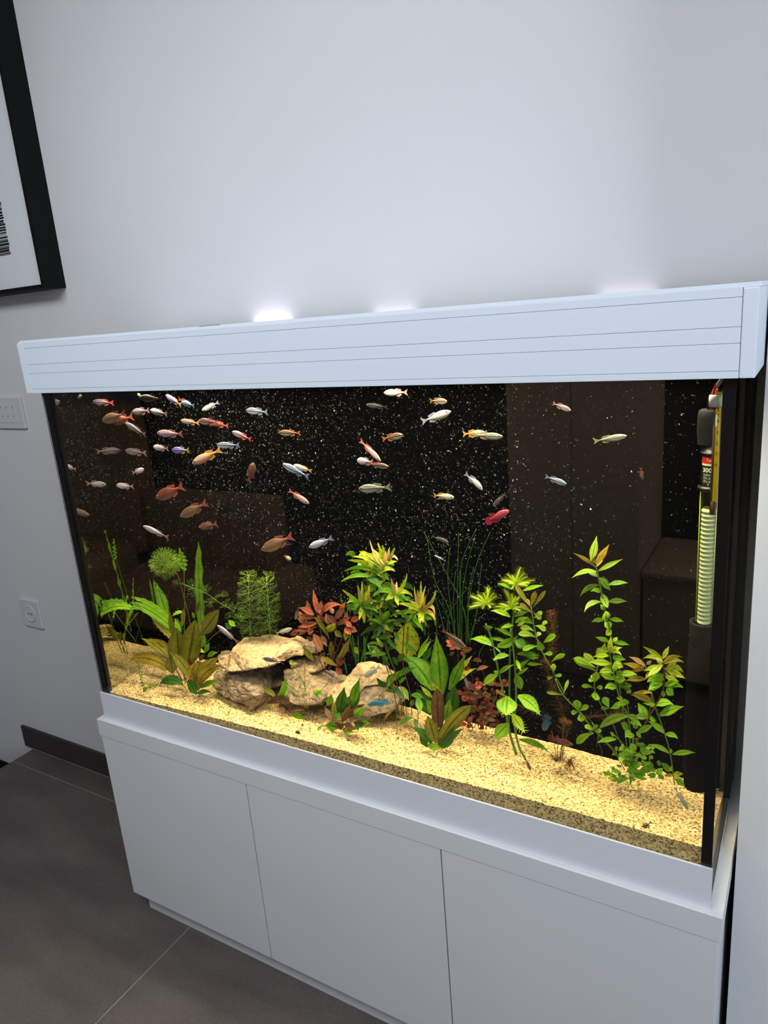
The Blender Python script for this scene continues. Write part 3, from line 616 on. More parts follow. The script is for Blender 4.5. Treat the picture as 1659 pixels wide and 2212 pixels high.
leaf(F_, Z2, 430, 1280, 355, 1215, 55, 'B', .2); leaf(F_, Z2, 400, 1290, 320, 1250, 90, 'D', .215)

# --- red plant behind the stones
H_ = plant('red_leaved_plant', 702, 1462, 'coppery red plant with pointed leaves in the middle rear', Y=.2)
leaves(H_, Z2, .2, [
 (1295,1140,1250,892,60,'R',{'ruf':.1,'dy':.01}), (1215,1200,1188,1005,72,'C',{'dy':.01}), (1330,1110,1338,1008,54,'C',{}), (1335,1150,1560,1062,72,'R',{'bow':46}), (1260,1165,1098,1085,72,'R',{'bow':14}),
 (1265,1190,1085,1165,62,'R',{}), (1400,1170,1505,1262,80,'C',{}), (1480,1205,1592,1075,72,'C',{}), (1285,1285,1050,1345,82,'C',{'bow':14}), (1200,1245,1075,1195,70,'C',{}), (1290,1250,1085,1290,66,'R',{}),
 (1265,1185,1425,1430,52,'O',{'bow':20,'y':.185}), (1510,1262,1652,1180,62,'R',{}), (1590,1270,1608,1118,56,'C',{}), (1600,1235,1665,1295,60,'R',{}), (1585,1300,1655,1372,72,'R',{}), (1255,1365,1352,1535,96,'C',{'prof':'ovate','y':.18}),
 (1255,1640,1135,1485,62,'O',{'y':.19}), (1440,1440,1455,1660,66,'O',{}), (1395,1345,1482,1250,84,'O',{'prof':'ovate'}), (1515,1665,1650,1385,66,'O',{}), (1335,1605,1515,1705,62,'A',{'y':.18}), (1515,1705,1592,1620,46,'R',{}),
 (1495,1715,1560,1805,66,'R',{}), (1235,1375,1200,1290,60,'R',{}), (1235,1300,1210,1375,66,'R',{}), (1100,1330,1005,1372,70,'K',{'y':.21}), (1415,1265,1385,1150,66,'C',{}), (1535,1240,1475,1272,48,'K',{}), (1340,1170,1290,1050,50,'K',{}),
 (1310,1160,1330,1230,60,'K',{}), (1460,1150,1440,1080,50,'C',{}), (1380,1560,1300,1640,60,'N',{}), (1560,1460,1640,1560,62,'N',{}), (1480,1330,1560,1400,66,'O',{}), (1440,1600,1360,1680,60,'N',{}), (1540,1560,1500,1700,56,'N',{}),
 (1610,1330,1590,1440,60,'O',{}), (1650,1220,1745,1190,70,'R',{}), (1640,1300,1720,1340,70,'C',{}), (1690,1500,1730,1580,50,'O',{}), (1250,1430,1180,1400,50,'N',{}), (1310,1450,1330,1560,60,'N',{}), (1180,1300,1100,1380,60,'R',{}),
 (1340,1380,1400,1500,60,'N',{}), (1310,1240,1370,1180,64,'C',{}), (1520,1130,1600,1020,46,'R',{}), (1150,1220,1100,1120,60,'C',{})])
for pts in ([(1390,1780),(1360,1500),(1290,1150)], [(1400,1780),(1480,1480),(1500,1240)], [(1410,1780),(1520,1500),(1600,1280)], [(1380,1770),(1290,1560),(1240,1350)]): stem(H_, Z2, pts, 14, 's', .205)

# --- grass-like rushes
J_ = plant('grass_plant', 1000, 1395, 'clump of thin dark green grass blades in the rear right of centre', Y=.245)
for pts in ([(430,1290),(340,900),(190,600),(110,150)], [(560,1290),(480,860),(330,560),(75,90)], [(410,1250),(360,900),(328,560),(350,265)], [(440,1290),(430,700),(445,100)], [(460,1290),(460,800),(480,400),(630,60)],
            [(475,1290),(480,800),(520,500),(612,150)], [(530,1290),(545,900),(620,470),(775,95)], [(560,1290),(540,800),(600,465)], [(560,1290),(640,900),(655,700),(685,430)], [(410,1290),(390,800),(410,510)], [(440,1290),(455,900),(455,510)],
            [(320,1290),(330,1020),(400,860),(600,610)], [(330,1290),(260,1000),(180,740)], [(560,1290),(600,1080),(710,960)], [(205,1250),(212,1100),(200,950)], [(640,1500),(670,1350),(720,1280)], [(360,1290),(330,1000),(240,820)], [(520,1290),(520,980),(470,850)]):
    stem(J_, Z4, [pts[0]]+pts[1:], 11, 'T', .243, .25, 'blade')
J2 = plant('grass_plant', 775, 1440, 'narrow dark green blades in the shadow between the red plant and the tall bushy plant', Y=.245)
for x0, y0, x1, y1, w_ in ((385,1700,335,1330,26),(405,1690,405,1330,22),(485,1650,480,1340,36),(360,1600,190,850,24),(270,1800,240,1650,18),(440,1680,520,1340,20)):
    leaf(J2, Z3, x0, y0, x1, y1, w_, 'T', .247, .002, 4, 'strap', name='blade')

# --- tall bushy yellow-green plant in the middle
I_ = plant('bushy_stem_plant', 880, 1565, 'tall bushy yellow-green plant with curled pale leaf tips in the centre of the tank')
for pts, wd_, mt in (([(1150,1050),(980,1160),(950,1350),(945,1700),(1030,2046),(1050,2300)],20,'s'), ([(740,480),(530,620),(470,720),(560,1200),(640,1440),(760,1760),(900,2300)],18,'s'), ([(850,850),(700,1000),(760,1500),(850,1800),(940,2300)],18,'s'), ([(700,1200),(740,1500),(900,1900),(990,2280)],18,'S'), ([(450,980),(600,1300),(760,1700),(900,2000),(960,2300)],16,'s')):
    stem(I_, Z3, pts, wd_, mt, .145, .165)
leaves(I_, Z3, .14, [
 (705,520,548,205,40,'P',-24), (722,470,642,232,52,'Y',0), (742,450,698,262,42,'Y',0), (752,450,782,288,40,'P',0), (762,450,842,288,42,'Y',-10), (770,460,885,445,46,'P',58), (722,500,585,310,54,'Y',10), (702,520,422,338,62,'Y',30),
 (692,545,345,398,62,'Y',44), (682,560,282,442,64,'Y',30), (662,560,520,590,56,'Y',52), (642,592,238,575,62,'G',58), (562,640,203,700,58,'G',46), (722,500,740,335,44,'P',0), (652,600,850,575,72,'Y',48), (622,600,780,685,66,'G',20),
 (522,650,682,785,86,'D',22), (762,490,872,460,40,'Y',12), (560,560,440,470,60,'Y',20), (600,560,520,420,50,'Y',0), (640,540,640,420,50,'P',0), (700,600,720,700,50,'Y',0),(640,640,520,760,70,'D',10),
 (450,980,218,793,54,'Y',0), (452,980,402,738,50,'P',0), (452,980,455,695,38,'G',0), (455,980,542,735,52,'A',-20), (455,980,510,785,44,'Y',0), (460,980,642,935,56,'Y',26), (450,980,278,1045,56,'G',44), (460,985,482,1195,64,'Y',0),
 (455,985,418,1155,54,'Y',0), (465,985,562,1120,64,'D',0), (450,975,300,905,56,'G',10), (460,990,640,1060,60,'G',20), (455,990,360,1110,56,'D',10),
 (850,850,588,865,74,'G',62), (850,845,800,655,44,'P',0), (855,845,868,700,40,'P',0), (860,850,992,603,46,'Y',-26), (862,850,1062,885,52,'Y',50), (858,855,890,985,54,'Y',0), (850,855,738,925,74,'Y',14), (850,860,780,990,66,'G',0), (862,845,915,780,40,'A',0),
 (845,855,640,832,56,'D',30), (850,850,740,780,56,'Y',10), (860,850,960,790,44,'Y',14), (850,860,960,960,60,'G',10), (840,850,720,1010,60,'G',0), (850,840,830,720,40,'Y',0),
 (1152,1045,1078,755,38,'P',-14), (1152,1040,1118,798,50,'A',0), (1155,1040,1158,688,46,'Y',0), (1158,1040,1192,855,38,'A',0), (1160,1040,1218,858,40,'A',0), (1160,1040,1212,752,30,'P',10), (1165,1040,1337,798,48,'Y',-40), (1165,1045,1322,1110,54,'P',96),
 (1145,1045,888,958,64,'Y',22), (1145,1040,1010,925,50,'Y',20), (1158,1050,1185,1185,62,'Y',0), (1165,1050,1328,1155,56,'A',40), (1160,1055,1332,1225,56,'G',60), (1150,1055,1142,1195,56,'Y',0), (1145,1055,948,1090,50,'Y',24), (1140,1060,788,1112,54,'G',30),
 (1100,1100,1205,1345,58,'D',30), (1060,1140,1180,1290,60,'G',20), (1020,1180,1140,1260,56,'D',10), (1080,1120,1230,1240,60,'Y',30), (1000,1160,1060,1080,50,'G',0), (1010,1140,880,1060,56,'G',10), (985,1180,820,1180,50,'D',20),
 (700,1200,660,998,54,'G',0), (705,1200,745,1062,50,'G',0), (702,1200,700,1095,46,'A',0), (700,1205,530,1150,44,'G',16), (705,1205,852,1152,44,'G',10), (705,1205,722,1322,64,'Y',0), (708,1205,792,1292,54,'Y',0), (700,1210,638,1345,66,'D',0),
 (700,1195,568,1035,34,'G',0), (705,1195,782,1035,34,'G',0), (690,1210,428,1352,66,'D',22), (695,1210,555,1255,56,'G',0), (700,1210,600,1160,50,'G',10), (710,1210,860,1230,50,'D',10), (600,1000,620,1130,60,'D',0), (640,920,560,1040,64,'D',0),(760,960,880,1120,60,'D',0),
 (640,1440,508,1462,40,'G',20), (680,1565,520,1465,92,'G',{'prof':'ovate'}), (655,1600,478,1565,54,'G',30), (700,1480,628,1368,54,'V',0), (740,1560,558,1595,54,'G',14), (952,1440,1102,1582,66,'G',{'bow':16}), (770,1500,872,1448,64,'D',0),
 (880,1655,962,1555,76,'D',{'prof':'ovate'}), (970,1800,1112,1720,34,'G',14), (860,1800,752,1965,76,'G',10), (960,1790,828,1835,54,'B',20), (705,1955,628,1848,60,'D',0), (862,2012,718,2002,44,'G',20), (760,1600,700,1700,56,'G',0), (820,1600,880,1700,56,'D',0),
 (780,1700,690,1640,50,'D',10), (700,1450,800,1400,60,'D',10), (640,1350,740,1380,60,'D',0), (760,1380,850,1500,56,'D',0), (840,1300,900,1420,50,'D',0), (940,1600,1040,1660,46,'G',0), (900,1900,980,1840,50,'G',0), (660,1300,560,1380,56,'D',0), (540,1480,640,1560,54,'D',0)], prof='curl', ruf=.08)
for k in range(150):                                         # darker inner foliage between the rosettes
    cx_, cy_, rx_, ry_ = LR.choice(((600,600,220,120),(480,1010,150,120),(830,880,190,170),(1080,1110,180,110),(690,1240,190,110),(700,980,240,150),(600,480,190,90),(660,760,170,110)))
    x = cx_+LR.gauss(0, .45)*rx_; y = cy_+LR.gauss(0, .45)*ry_; a = LR.uniform(-.6, 3.7); l = LR.uniform(90, 150)
    leaf(I_, Z3, x, y, x+l*math.cos(a), y-l*math.sin(a)*.7+20, LR.uniform(50, 74), LR.choice('GYGYGDY'), LR.uniform(.15, .18), LR.uniform(-.02, .02), LR.uniform(10, 50), 'curl', .1)
leaves(I_, Z7, .14, [(130,220,62,335,62,'G',10), (150,385,38,372,32,'G',14), (112,365,-5,275,34,'D',10), (325,420,352,558,66,'G',0), (172,655,302,595,42,'G',20), (302,602,322,685,38,'S',0), (130,520,35,638,26,'A',20), (270,400,385,430,50,'G',10), (200,330,250,450,46,'G',0), (150,250,260,150,50,'G',0), (60,130,20,30,40,'D',0), (290,440,262,500,40,'G',0), (240,120,180,40,40,'D',0), (120,330,200,420,50,'D',0)])
stem(I_, Z7, [(150,740),(130,390),(60,180)], 9, 'S', .135); stem(I_, Z7, [(318,690),(328,560),(300,430)], 10, 's', .14)

# --- broad-leaved sword right of centre
K_ = plant('sword_plant', 957, 1560, 'broad fresh green sword plant with a holed upright leaf right of the bushy plant')
leaves(K_, Z3, .2, [
 (985,1640,1000,1178,300,'Y',{'y':.235,'dy':.0,'prof':'ovate','fold':.1,'label':'large pale yellow-green leaf at the back'}), (1405,2050,1340,1328,215,'G',{'y':.19,'dy':0,'prof':'lance','label':'upright pointed leaf with a small hole'}), (1300,2000,975,1592,225,'G',{'y':.18,'bow':40,'dy':0,'prof':'ovate'}),
 (1110,1620,1282,1398,62,'B',{'y':.215}), (1125,1565,1258,1348,42,'B',{'y':.22}), (1185,1640,1285,1475,84,'D',{'y':.21}), (1250,1800,1180,1600,120,'D',{'y':.215,'prof':'ovate'})])
leaves(K_, Z4, .19, [(345,1760,518,1378,112,'G',{'y':.18,'prof':'lance','dy':0}), (375,1700,588,1395,92,'Y',{'y':.2,'bow':10}), (380,1705,642,1528,62,'Y',{'y':.185,'bow':26})])
leaves(K_, Z7, .18, [(605,570,648,325,118,'D',{'y':.165,'prof':'ovate'}), (540,432,437,278,58,'Y',{'y':.15}), (452,425,345,318,42,'Y',{'y':.15}), (440,570,315,350,125,'D',{'y':.17,'prof':'ovate'}), (560,620,600,430,90,'G',{'y':.16}), (470,560,400,440,90,'G',{'y':.165})])
bm = bmesh.new()                                            # the hole in the upright leaf shows dark
v_ = P(700+1400/5.53, 1130+1505/5.53, .178)
# --- small dark sword in front
L_ = plant('sword_plant', 947, 1617, 'small dark olive sword plant standing alone on the sand in front')
leaves(L_, Z7, .115, [(500,680,490,343,112,'N',{'y':.13,'prof':'strap','dy':0,'label':'brownish upright leaf'}), (482,812,410,578,118,'O',{'y':.105,'prof':'ovate','dy':0}), (532,770,782,488,112,'O',{'y':.12,'prof':'strap','dy':.0,'bow':24}),
 (535,840,717,686,66,'D',{'y':.1,'bow':10}), (535,855,638,790,34,'D',{'y':.095}), (445,815,275,680,74,'D',{'y':.1,'bow':20}), (405,845,338,728,54,'D',{'y':.105}), (528,855,400,830,56,'G',{'y':.09,'prof':'ovate','tilt':0}), (532,820,650,650,44,'D',{'y':.12}), (520,850,535,640,80,'D',{'y':.125,'prof':'ovate'})])
for a in ((500,860,490,640),(510,865,475,800),(515,860,535,770),(520,860,540,820)): stem(L_, Z7, [a[:2], a[2:]], 12, 's', .11)

# --- small-leaved red bush
M_ = plant('red_bush_plant', 1015, 1572, 'low dark red bush of many small round leaves behind the right-hand sword plants')
for k in range(9):
    x = LR.uniform(700, 1040); stem(M_, Z7, [(860+LR.uniform(-120, 120), 690), (x, LR.uniform(330, 520))], 8, 's', .205)
for k in range(118):
    x = LR.gauss(880, 95); y = LR.uniform(290, 690)
    if not 672 < x < 1055: continue
    a = LR.uniform(-.5, 3.6); l = LR.uniform(38, 74); c_ = LR.choice('NNKKN') if y > 430 else LR.choice('CNKN')
    leaf(M_, Z7, x, y, x+l*math.cos(a), y-l*math.sin(a)*.55, LR.uniform(26, 42), c_, LR.uniform(.17, .225), LR.uniform(-.015, .01), LR.uniform(0, 10), 'ovate')
for cx_, cy_, n_, rr_ in ((845,315,13,44),(1065,300,12,46),(730,430,9,32),(740,175,8,28)):
    for k in range(n_):
        a = 2*math.pi*k/n_+.3; leaf(M_, Z7, cx_, cy_, cx_+rr_*math.cos(a)*LR.uniform(.7, 1.1), cy_-rr_*math.sin(a)*.8, 24, 'R' if n_ > 8 else 'K', .17, LR.uniform(-.01, .01), 4, 'ovate')
leaves(M_, Z7, .2, [(830,190,930,160,36,'C',10), (795,110,870,120,40,'C',16), (700,20,790,0,36,'C',4), (640,-10,700,10,36,'N',4), (600,10,660,-20,36,'C',0), (690,30,720,60,30,'R',0)], prof='ovate')
leaves(M_, Z4, .215, [(440,1330,330,1200,50,'R',8), (420,1290,310,1290,46,'R',4), (450,1320,400,1190,50,'R',0), (400,1360,345,1390,40,'N',0), (430,1300,470,1220,40,'R',0), (500,1370,585,1330,46,'C',10), (490,1350,490,1410,30,'C',0), (350,1270,315,1230,36,'R',0)], prof='ovate')
stem(M_, Z7, [(880,640),(800,300),(760,80)], 7, 's', .21); stem(M_, Z7, [(900,600),(900,300),(880,190)], 7, 's', .21)
stem(M_, Z4, [(520,1700),(450,1500),(430,1300)], 8, 's', .22)

# --- lacy-leaved plant with three thick stems
N_ = plant('lacy_stem_plant', 1128, 1640, 'bright lime plant with three thick green stems and jagged leaves')
stem(N_, Z7, [(1168,908),(1120,760),(1085,600),(1060,410),(1000,130),(960,-60),(905,-210)], 26, 'S', .145, .165); stem(N_, Z7, [(1240,932),(1190,842),(1150,640),(1165,430),(1155,150),(1130,-150),(1165,-420)], 24, 'S', .14, .165)
stem(N_, Z7, [(1165,905),(1105,680),(1108,400),(1110,100),(1120,-170)], 24, 'S', .15, .17)
def crown(cx_, cy_, tips, w_=17):
    for tx, ty in tips: leaf(N_, Z4, cx_, cy_, tx, ty, w_, 'L', .16, LR.uniform(-.03, .02), 10, 'strap', .1, .1, lobes=4.4)
crown(740, 860, [(560,765),(598,845),(553,890),(640,750),(700,730),(740,670),(775,675),(822,730),(848,765),(825,860),(690,910),(800,800),(640,800),(780,900)])
crown(1045, 650, [(893,598),(948,530),(1000,545),(1100,458),(1142,520),(1172,562),(1253,600),(1172,660),(960,640),(1000,700),(1060,560),(1120,600),(940,600),(1200,630),(1090,500)])
crown(1000, 900, [(818,880),(868,850),(920,925),(1000,740),(1050,770),(1092,770),(1122,890),(1040,945),(950,705),(960,820),(880,900),(1080,840),(920,690),(1100,930)])
leaves(N_, Z4, .16, [
 (1000,700,848,640,36,'B',{'lobes':.9,'bow':18}), (1120,712,1342,655,44,'B',{'bow':8,'lobes':.4}), (985,990,775,925,62,'B',{'bow':24}), (1035,985,1182,935,52,'G',{'bow':12}), (1040,1050,1182,990,54,'B',{'bow':10}), (1225,1060,1068,1060,66,'G',{'bow':40}),
 (1012,1195,812,1105,44,'B',{'lobes':.9,'bow':14}), (800,1092,718,1110,44,'B',{'lobes':.9}), (1020,1078,885,1110,44,'B',{'lobes':.7,'bow':12}), (802,1295,562,1225,82,'B',{'bow':34}), (850,1300,1068,1190,96,'B',{'bow':-14}), (945,1248,758,1218,38,'B',{'lobes':.8,'bow':14}),
 (1040,1240,1165,1305,110,'G',{'lobes':.4}), (972,1395,803,1450,60,'B',{'bow':20,'lobes':.4}), (862,1592,1030,1490,50,'B',{'bow':14}), (852,1600,700,1718,84,'B',{'bow':18,'lobes':.3}), (1048,1590,1102,1752,98,'B',{'prof':'ovate','lobes':.2}),
 (1050,1540,1190,1432,40,'B',{'lobes':1}), (1055,1600,1182,1520,36,'B',{'lobes':.8}), (1060,1380,1300,1400,60,'G',{'bow':16,'lobes':.5}), (1050,1440,1100,1560,40,'B',{'lobes':.7}), (870,1590,810,1560,46,'B',{'lobes':.5}), (1150,1400,1290,1420,50,'B',{'lobes':.5}), (1060,1080,1160,1030,36,'B',{'lobes':.8}), (820,1300,900,1380,20,'G',{})])
leaves(N_, Z7, .145, [(1090,410,1080,575,175,'B',{'prof':'ovate','lobes':.2,'y':.13,'tilt':0}), (1180,408,1370,572,112,'B',{'bow':24,'lobes':.2,'y':.13}), (1098,640,985,765,112,'B',{'prof':'ovate','lobes':.3,'y':.13}), (1130,560,1240,725,84,'L',{'lobes':.5,'y':.13}), (1000,480,1080,560,80,'G',{'y':.15}),
 (1190,780,1450,892,52,'G',{'bow':26,'lobes':.3,'y':.12,'dy':0,'label':'fallen leaf resting on the sand'}), (1000,370,1090,410,26,'A',{})])
tube('root_tip', path3(Z7, [(1240,935),(1255,970)], .135), .0014, LM['s'], N_)

# --- small-leaved climber and rusty feather plants
O_ = plant('small_leaved_stem_plant', 1340, 1660, 'thin diagonal stem with small oval leaves leaning left from the right-hand cluster')
stem(O_, Z4, [(1205,880),(1240,1100),(1270,1230),(1330,1370),(1430,1550),(1560,1800)], 18, 'S', .17, .15); stem(O_, Z8, [(85,290),(155,440),(300,590),(440,760),(640,980),(740,1150)], 15, 'S', .15, .14)
leaves(O_, Z4, .165, [(1205,890,1038,648,58,'O',{}), (1205,880,1252,718,62,'A',{}), (1222,892,1360,713,46,'O',{}), (1215,945,1088,845,52,'O',{}), (1200,880,1160,800,40,'A',{}), (1238,1000,1322,930,52,'V',{}), (1232,950,1310,1015,56,'V',{'bow':10}), (1252,1082,1362,1132,62,'V',{'bow':10}), (1318,1080,1372,1028,44,'V',{}),
 (1235,1140,1093,1108,62,'V',{'bow':20}), (1255,1205,1073,1175,72,'V',{'bow':24}), (1262,1200,1302,1150,50,'V',{}), (1275,1225,1320,1345,84,'B',{}), (1338,1262,1468,1188,72,'B',{'bow':10}), (1282,1300,1118,1340,60,'B',{'bow':16}), (1338,1382,1432,1368,50,'B',{}), (1422,1462,1565,1378,54,'B',{'bow':8}), (1332,1492,1168,1490,40,'B',{'bow':8}),
 (1440,1580,1440,1480,60,'V',{}), (1450,1610,1530,1600,40,'B',{}), (1440,1620,1375,1640,36,'B',{})], prof='obov')
leaves(O_, Z8, .15, [(152,442,3,418,36,'V',{'bow':4}), (162,432,207,298,32,'V',{}), (300,592,290,488,84,'B',{}), (312,592,397,538,52,'B',{}), (298,602,233,607,50,'B',{}), (320,600,336,692,78,'B',{}), (440,772,363,728,46,'B',{}), (442,770,477,720,40,'B',{}), (452,782,522,778,42,'B',{}), (448,802,288,902,72,'B',{'bow':20}), (440,780,410,790,40,'G',{})], prof='obov')
def brush(par, Z, pts, y0, y1, rad, n_, mats, name='foliage', up=.35):
    n_ = int(n_*.34); rad *= 1.35
    ps = path3(Z, pts, y0, y1); Vm = {m: ([], []) for m in mats}; R_ = rad/Z[2]*1.35/FPX
    for k in range(n_):
        t = LR.random()*(len(ps)-1); i = min(int(t), len(ps)-2); q = ps[i].lerp(ps[i+1], t-i); tg = (ps[i+1]-ps[i]).normalized()*(-1 if ps[-1].z < ps[0].z else 1)
        a = LR.uniform(0, 6.28); sd_ = Matrix.Rotation(a, 3, tg) @ tg.orthogonal().normalized(); l = R_*LR.uniform(.75, 1.15)
        e1 = q+(sd_+tg*up*.4)*l*.55; e = q+(sd_+tg*up)*l; w_ = .00036; s2 = sd_.cross(tg).normalized()*w_
        m = mats[0] if (t/(len(ps)-1) < .3) == (LR.random() > .2) else mats[-1]; V, F = Vm[m]; b0 = len(V)
        V += [clampp(v) for v in (q-s2, q+s2, e1+s2, e1-s2, e)]; F += [(b0, b0+1, b0+2, b0+3), (b0+3, b0+2, b0+4)]
    for m, (V, F) in Vm.items():
        if V: o = mesh(name, V, F, LM[m], par); o['kind'] = 'stuff'
    return tube('stem', ps, .0009, LM['s'], par, 5)
P1 = plant('feathery_red_plant', 1210, 1650, 'rusty feathery plant like bottle brushes rising right of the lacy lime plant')
brush(P1, Z4, [(1412,915),(1430,1050),(1440,1200),(1420,1400)], .2, .19, 66, 620, ('M', 'm')); brush(P1, Z4, [(1362,1450),(1385,1560),(1440,1800)], .19, .185, 70, 420, ('M', 'm'))
brush(P1, Z8, [(70,340),(110,480),(170,640)], .185, .17, 78, 420, ('m', 'm')); brush(P1, Z8, [(178,690),(160,800),(130,1060)], .16, .15, 66, 330, ('m', 'm')); brush(P1, Z8, [(750,610),(600,625),(300,665)], .15, .17, 62, 520, ('m', 'm'))
brush(P1, Z8, [(182,680),(176,705)], .15, .15, 56, 190, ('M', 'M'), up=.1)
brush(P1, Z8, [(100,1030),(90,1080)], .145, .14, 90, 300, ('m', 'm'), up=.6); brush(P1, Z8, [(210,1060),(240,1090)], .14, .13, 72, 200, ('M', 'm'), up=.5); brush(P1, Z7, [(1180,480),(1300,540),(1450,600)], .2, .2, 60, 260, ('m', 'm'))
brush(P1, Z4, [(1318,1440),(1340,1460)], .185, .185, 52, 120, ('M', 'M'), up=.2)
for pts in ([(50,780),(90,1000)], [(200,780),(150,1030)], [(110,820),(100,1050)], [(160,700),(150,1050)]): stem(P1, Z8, pts, 8, 's', .155)

# --- right-hand cluster
Q1 = plant('apple_green_stem_plant', 1345, 1690, 'tallest apple green stem plant on the right with paired leaves up its long stem')
stem(Q1, Z5, [(425,455),(470,660),(520,920),(575,1150),(630,1500),(700,1900),(760,2450),(790,2760)], 17, 'S', .15, .14)
leaves(Q1, Z5, .15, [
 (378,402,435,133,82,'V',{}), (422,430,567,223,72,'A',{}), (432,460,522,325,42,'A',{}), (415,452,182,312,42,'A',{'bow':10}), (450,505,712,378,54,'V',{'bow':6}), (430,510,170,582,54,'V',{'bow':34}), (440,562,322,478,62,'V',{}), (400,420,410,350,40,'O',{}),
 (458,580,578,712,84,'G',{'bow':8}), (560,650,768,632,54,'G',{'bow':14}), (455,650,258,775,58,'G',{'bow':34}), (482,732,368,722,54,'G',{'bow':22}), (485,738,552,895,78,'V',{'prof':'ovate'}), (558,828,757,828,62,'V',{'bow':12}), (475,830,303,940,58,'V',{'bow':40}), (522,915,472,855,54,'B',{}),
 (532,1030,530,925,84,'B',{'prof':'ovate'}), (515,1018,378,1045,50,'B',{'bow':12}), (570,1015,722,1042,52,'B',{'bow':12}), (565,1115,515,1030,56,'B',{}), (562,1035,582,1110,50,'B',{}), (585,1122,530,1180,72,'B',{'prof':'ovate'}), (562,1252,418,1203,54,'B',{'bow':8}), (610,1252,652,1200,48,'B',{}), (618,1262,782,1288,52,'B',{'bow':12})], prof='lance')
Q2 = plant('apple_green_stem_plant', 1362, 1697, 'dense apple green stem plant in the middle of the right-hand cluster')
stem(Q2, Z5, [(565,1340),(600,1560),(650,1780)], 18, 'S', .125, .13); stem(Q2, Z8, [(640,250),(700,510),(770,640),(790,900),(800,1270)], 18, 'S', .125, .14)
leaves(Q2, Z5, .125, [(568,1352,583,1190,56,'Y',{}), (565,1355,427,1320,42,'Y',{'bow':8}), (575,1352,642,1288,50,'L',{}), (582,1368,705,1312,52,'Y',{'bow':14}), (572,1362,698,1398,44,'Y',{'bow':30}), (560,1402,397,1412,62,'L',{'bow':14}),
 (500,1400,520,1260,80,'B',{'y':.15}), (582,1482,345,1468,76,'L',{'bow':10}), (590,1472,520,1532,56,'L',{}), (600,1420,742,1442,66,'B',{'bow':10}), (610,1500,717,1522,86,'L',{'bow':16}), (620,1560,640,1460,60,'B',{}), (590,1560,460,1580,80,'L',{'bow':14}), (600,1630,470,1590,70,'B',{}), (640,1590,720,1570,60,'G',{})])
leaves(Q2, Z8, .125, [(642,232,500,208,72,'B',{'bow':10}), (652,292,508,248,54,'B',{}), (642,302,748,298,84,'B',{'prof':'ovate','bow':10}), (662,372,548,382,72,'B',{'bow':16}), (682,252,858,250,62,'V',{'bow':12}), (700,330,812,360,60,'G',{}), (740,390,800,340,54,'G',{}), (730,380,700,320,50,'G',{}),
 (760,400,806,420,50,'G',{}), (710,500,600,570,60,'B',{'bow':-10}), (780,510,660,540,66,'B',{'bow':12}), (720,470,660,470,46,'B',{}), (770,640,870,680,60,'V',{'bow':10}), (790,700,900,740,60,'G',{'bow':16}), (770,760,700,700,70,'G',{}), (800,800,740,820,70,'B',{'bow':10}), (830,830,740,840,60,'B',{'bow':12}), (780,640,500,760,84,'V',{'bow':36,'prof':'ovate'}),
 (660,860,475,895,52,'B',{'bow':14}), (640,830,600,790,34,'B',{}), (850,760,830,700,50,'G',{}), (850,790,900,850,40,'G',{}), (860,800,1020,720,60,'B',{'bow':6}), (800,900,840,970,66,'G',{'prof':'ovate'}), (830,940,700,980,52,'G',{}), (870,900,950,940,60,'G',{}), (900,1000,1020,985,46,'B',{'bow':10}), (900,960,940,910,50,'G',{}), (800,960,690,1020,60,'B',{})])
for k in range(84):                                          # the low mat of small leaves round the base
    cx_ = LR.gauss(790, 110); cy_ = LR.uniform(930, 1270); sp = 1 if cy_ > 1000 else .8
    if not 560 < cx_ < 1090: continue
    a = LR.uniform(-.3, 3.4); l = LR.uniform(50, 84); leaf(Q2, Z8, cx_, cy_, cx_+l*math.cos(a), cy_-l*math.sin(a)*.6, LR.uniform(30, 48), LR.choice('GGBG' if cy_ > 1050 else 'GBVB'), LR.uniform(.11, .16), LR.uniform(-.02, .01), LR.uniform(0, 12), 'obov')
leaves(Q2, Z8, .13, [(860,1225,780,1110,90,'G',{'prof':'ovate','y':.11}), (900,1215,860,1150,54,'G',{'y':.11}), (990,1165,870,1150,70,'G',{'bow':10}), (690,1240,605,1250,50,'G',{'bow':6}), (770,1300,765,1250,44,'B',{'y':.1}), (880,1305,870,1275,36,'B',{'y':.1}), (1000,1150,965,1050,50,'G',{}), (1040,1190,1100,1130,60,'G',{}), (1030,1200,970,1220,44,'G',{}), (1060,1190,1110,1240,50,'G',{})])
for pts in ([(430,700),(560,880),(640,960),(740,1150)], [(640,820),(740,930),(790,1100)], [(850,850),(830,1000),(810,1250)], [(900,1040),(930,1130)], [(820,850),(790,1260)], [(740,480),(770,560),(800,850)]): stem(Q2, Z8, pts, 13, 'S', .145)
for pts in ([(495,810),(500,900),(525,1000),(450,1110)], [(490,820),(475,930)]): stem(Q2, Z8, pts, 4, 'A', .13, name='root')
Q3 = plant('apple_green_stem_plant', 1318, 1640, 'short apple green stem left of the tallest one in the right-hand cluster', Y=.16)
stem(Q3, Z8, [(485,170),(455,380),(530,560),(620,700),(700,900)], 14, 'S', .16, .15)
leaves(Q3, Z8, .16, [(462,182,258,98,62,'V',{'bow':10}), (480,222,262,110,60,'B',{'bow':6}), (480,160,358,45,66,'V',{}), (492,150,522,5,84,'V',{}), (452,332,478,225,72,'B',{}), (440,372,332,358,42,'B',{'bow':8}), (472,378,532,378,46,'B',{'bow':8}), (460,402,465,492,76,'B',{}), (592,562,540,462,74,'G',{}), (592,572,518,572,42,'B',{'bow':6}), (470,300,396,300,40,'B',{}), (450,300,430,250,36,'B',{})], prof='obov')
Q4 = plant('apple_green_stem_plant', 1385, 1690, 'yellow tipped bushy stem plant at the right of the cluster near the black tank corner')
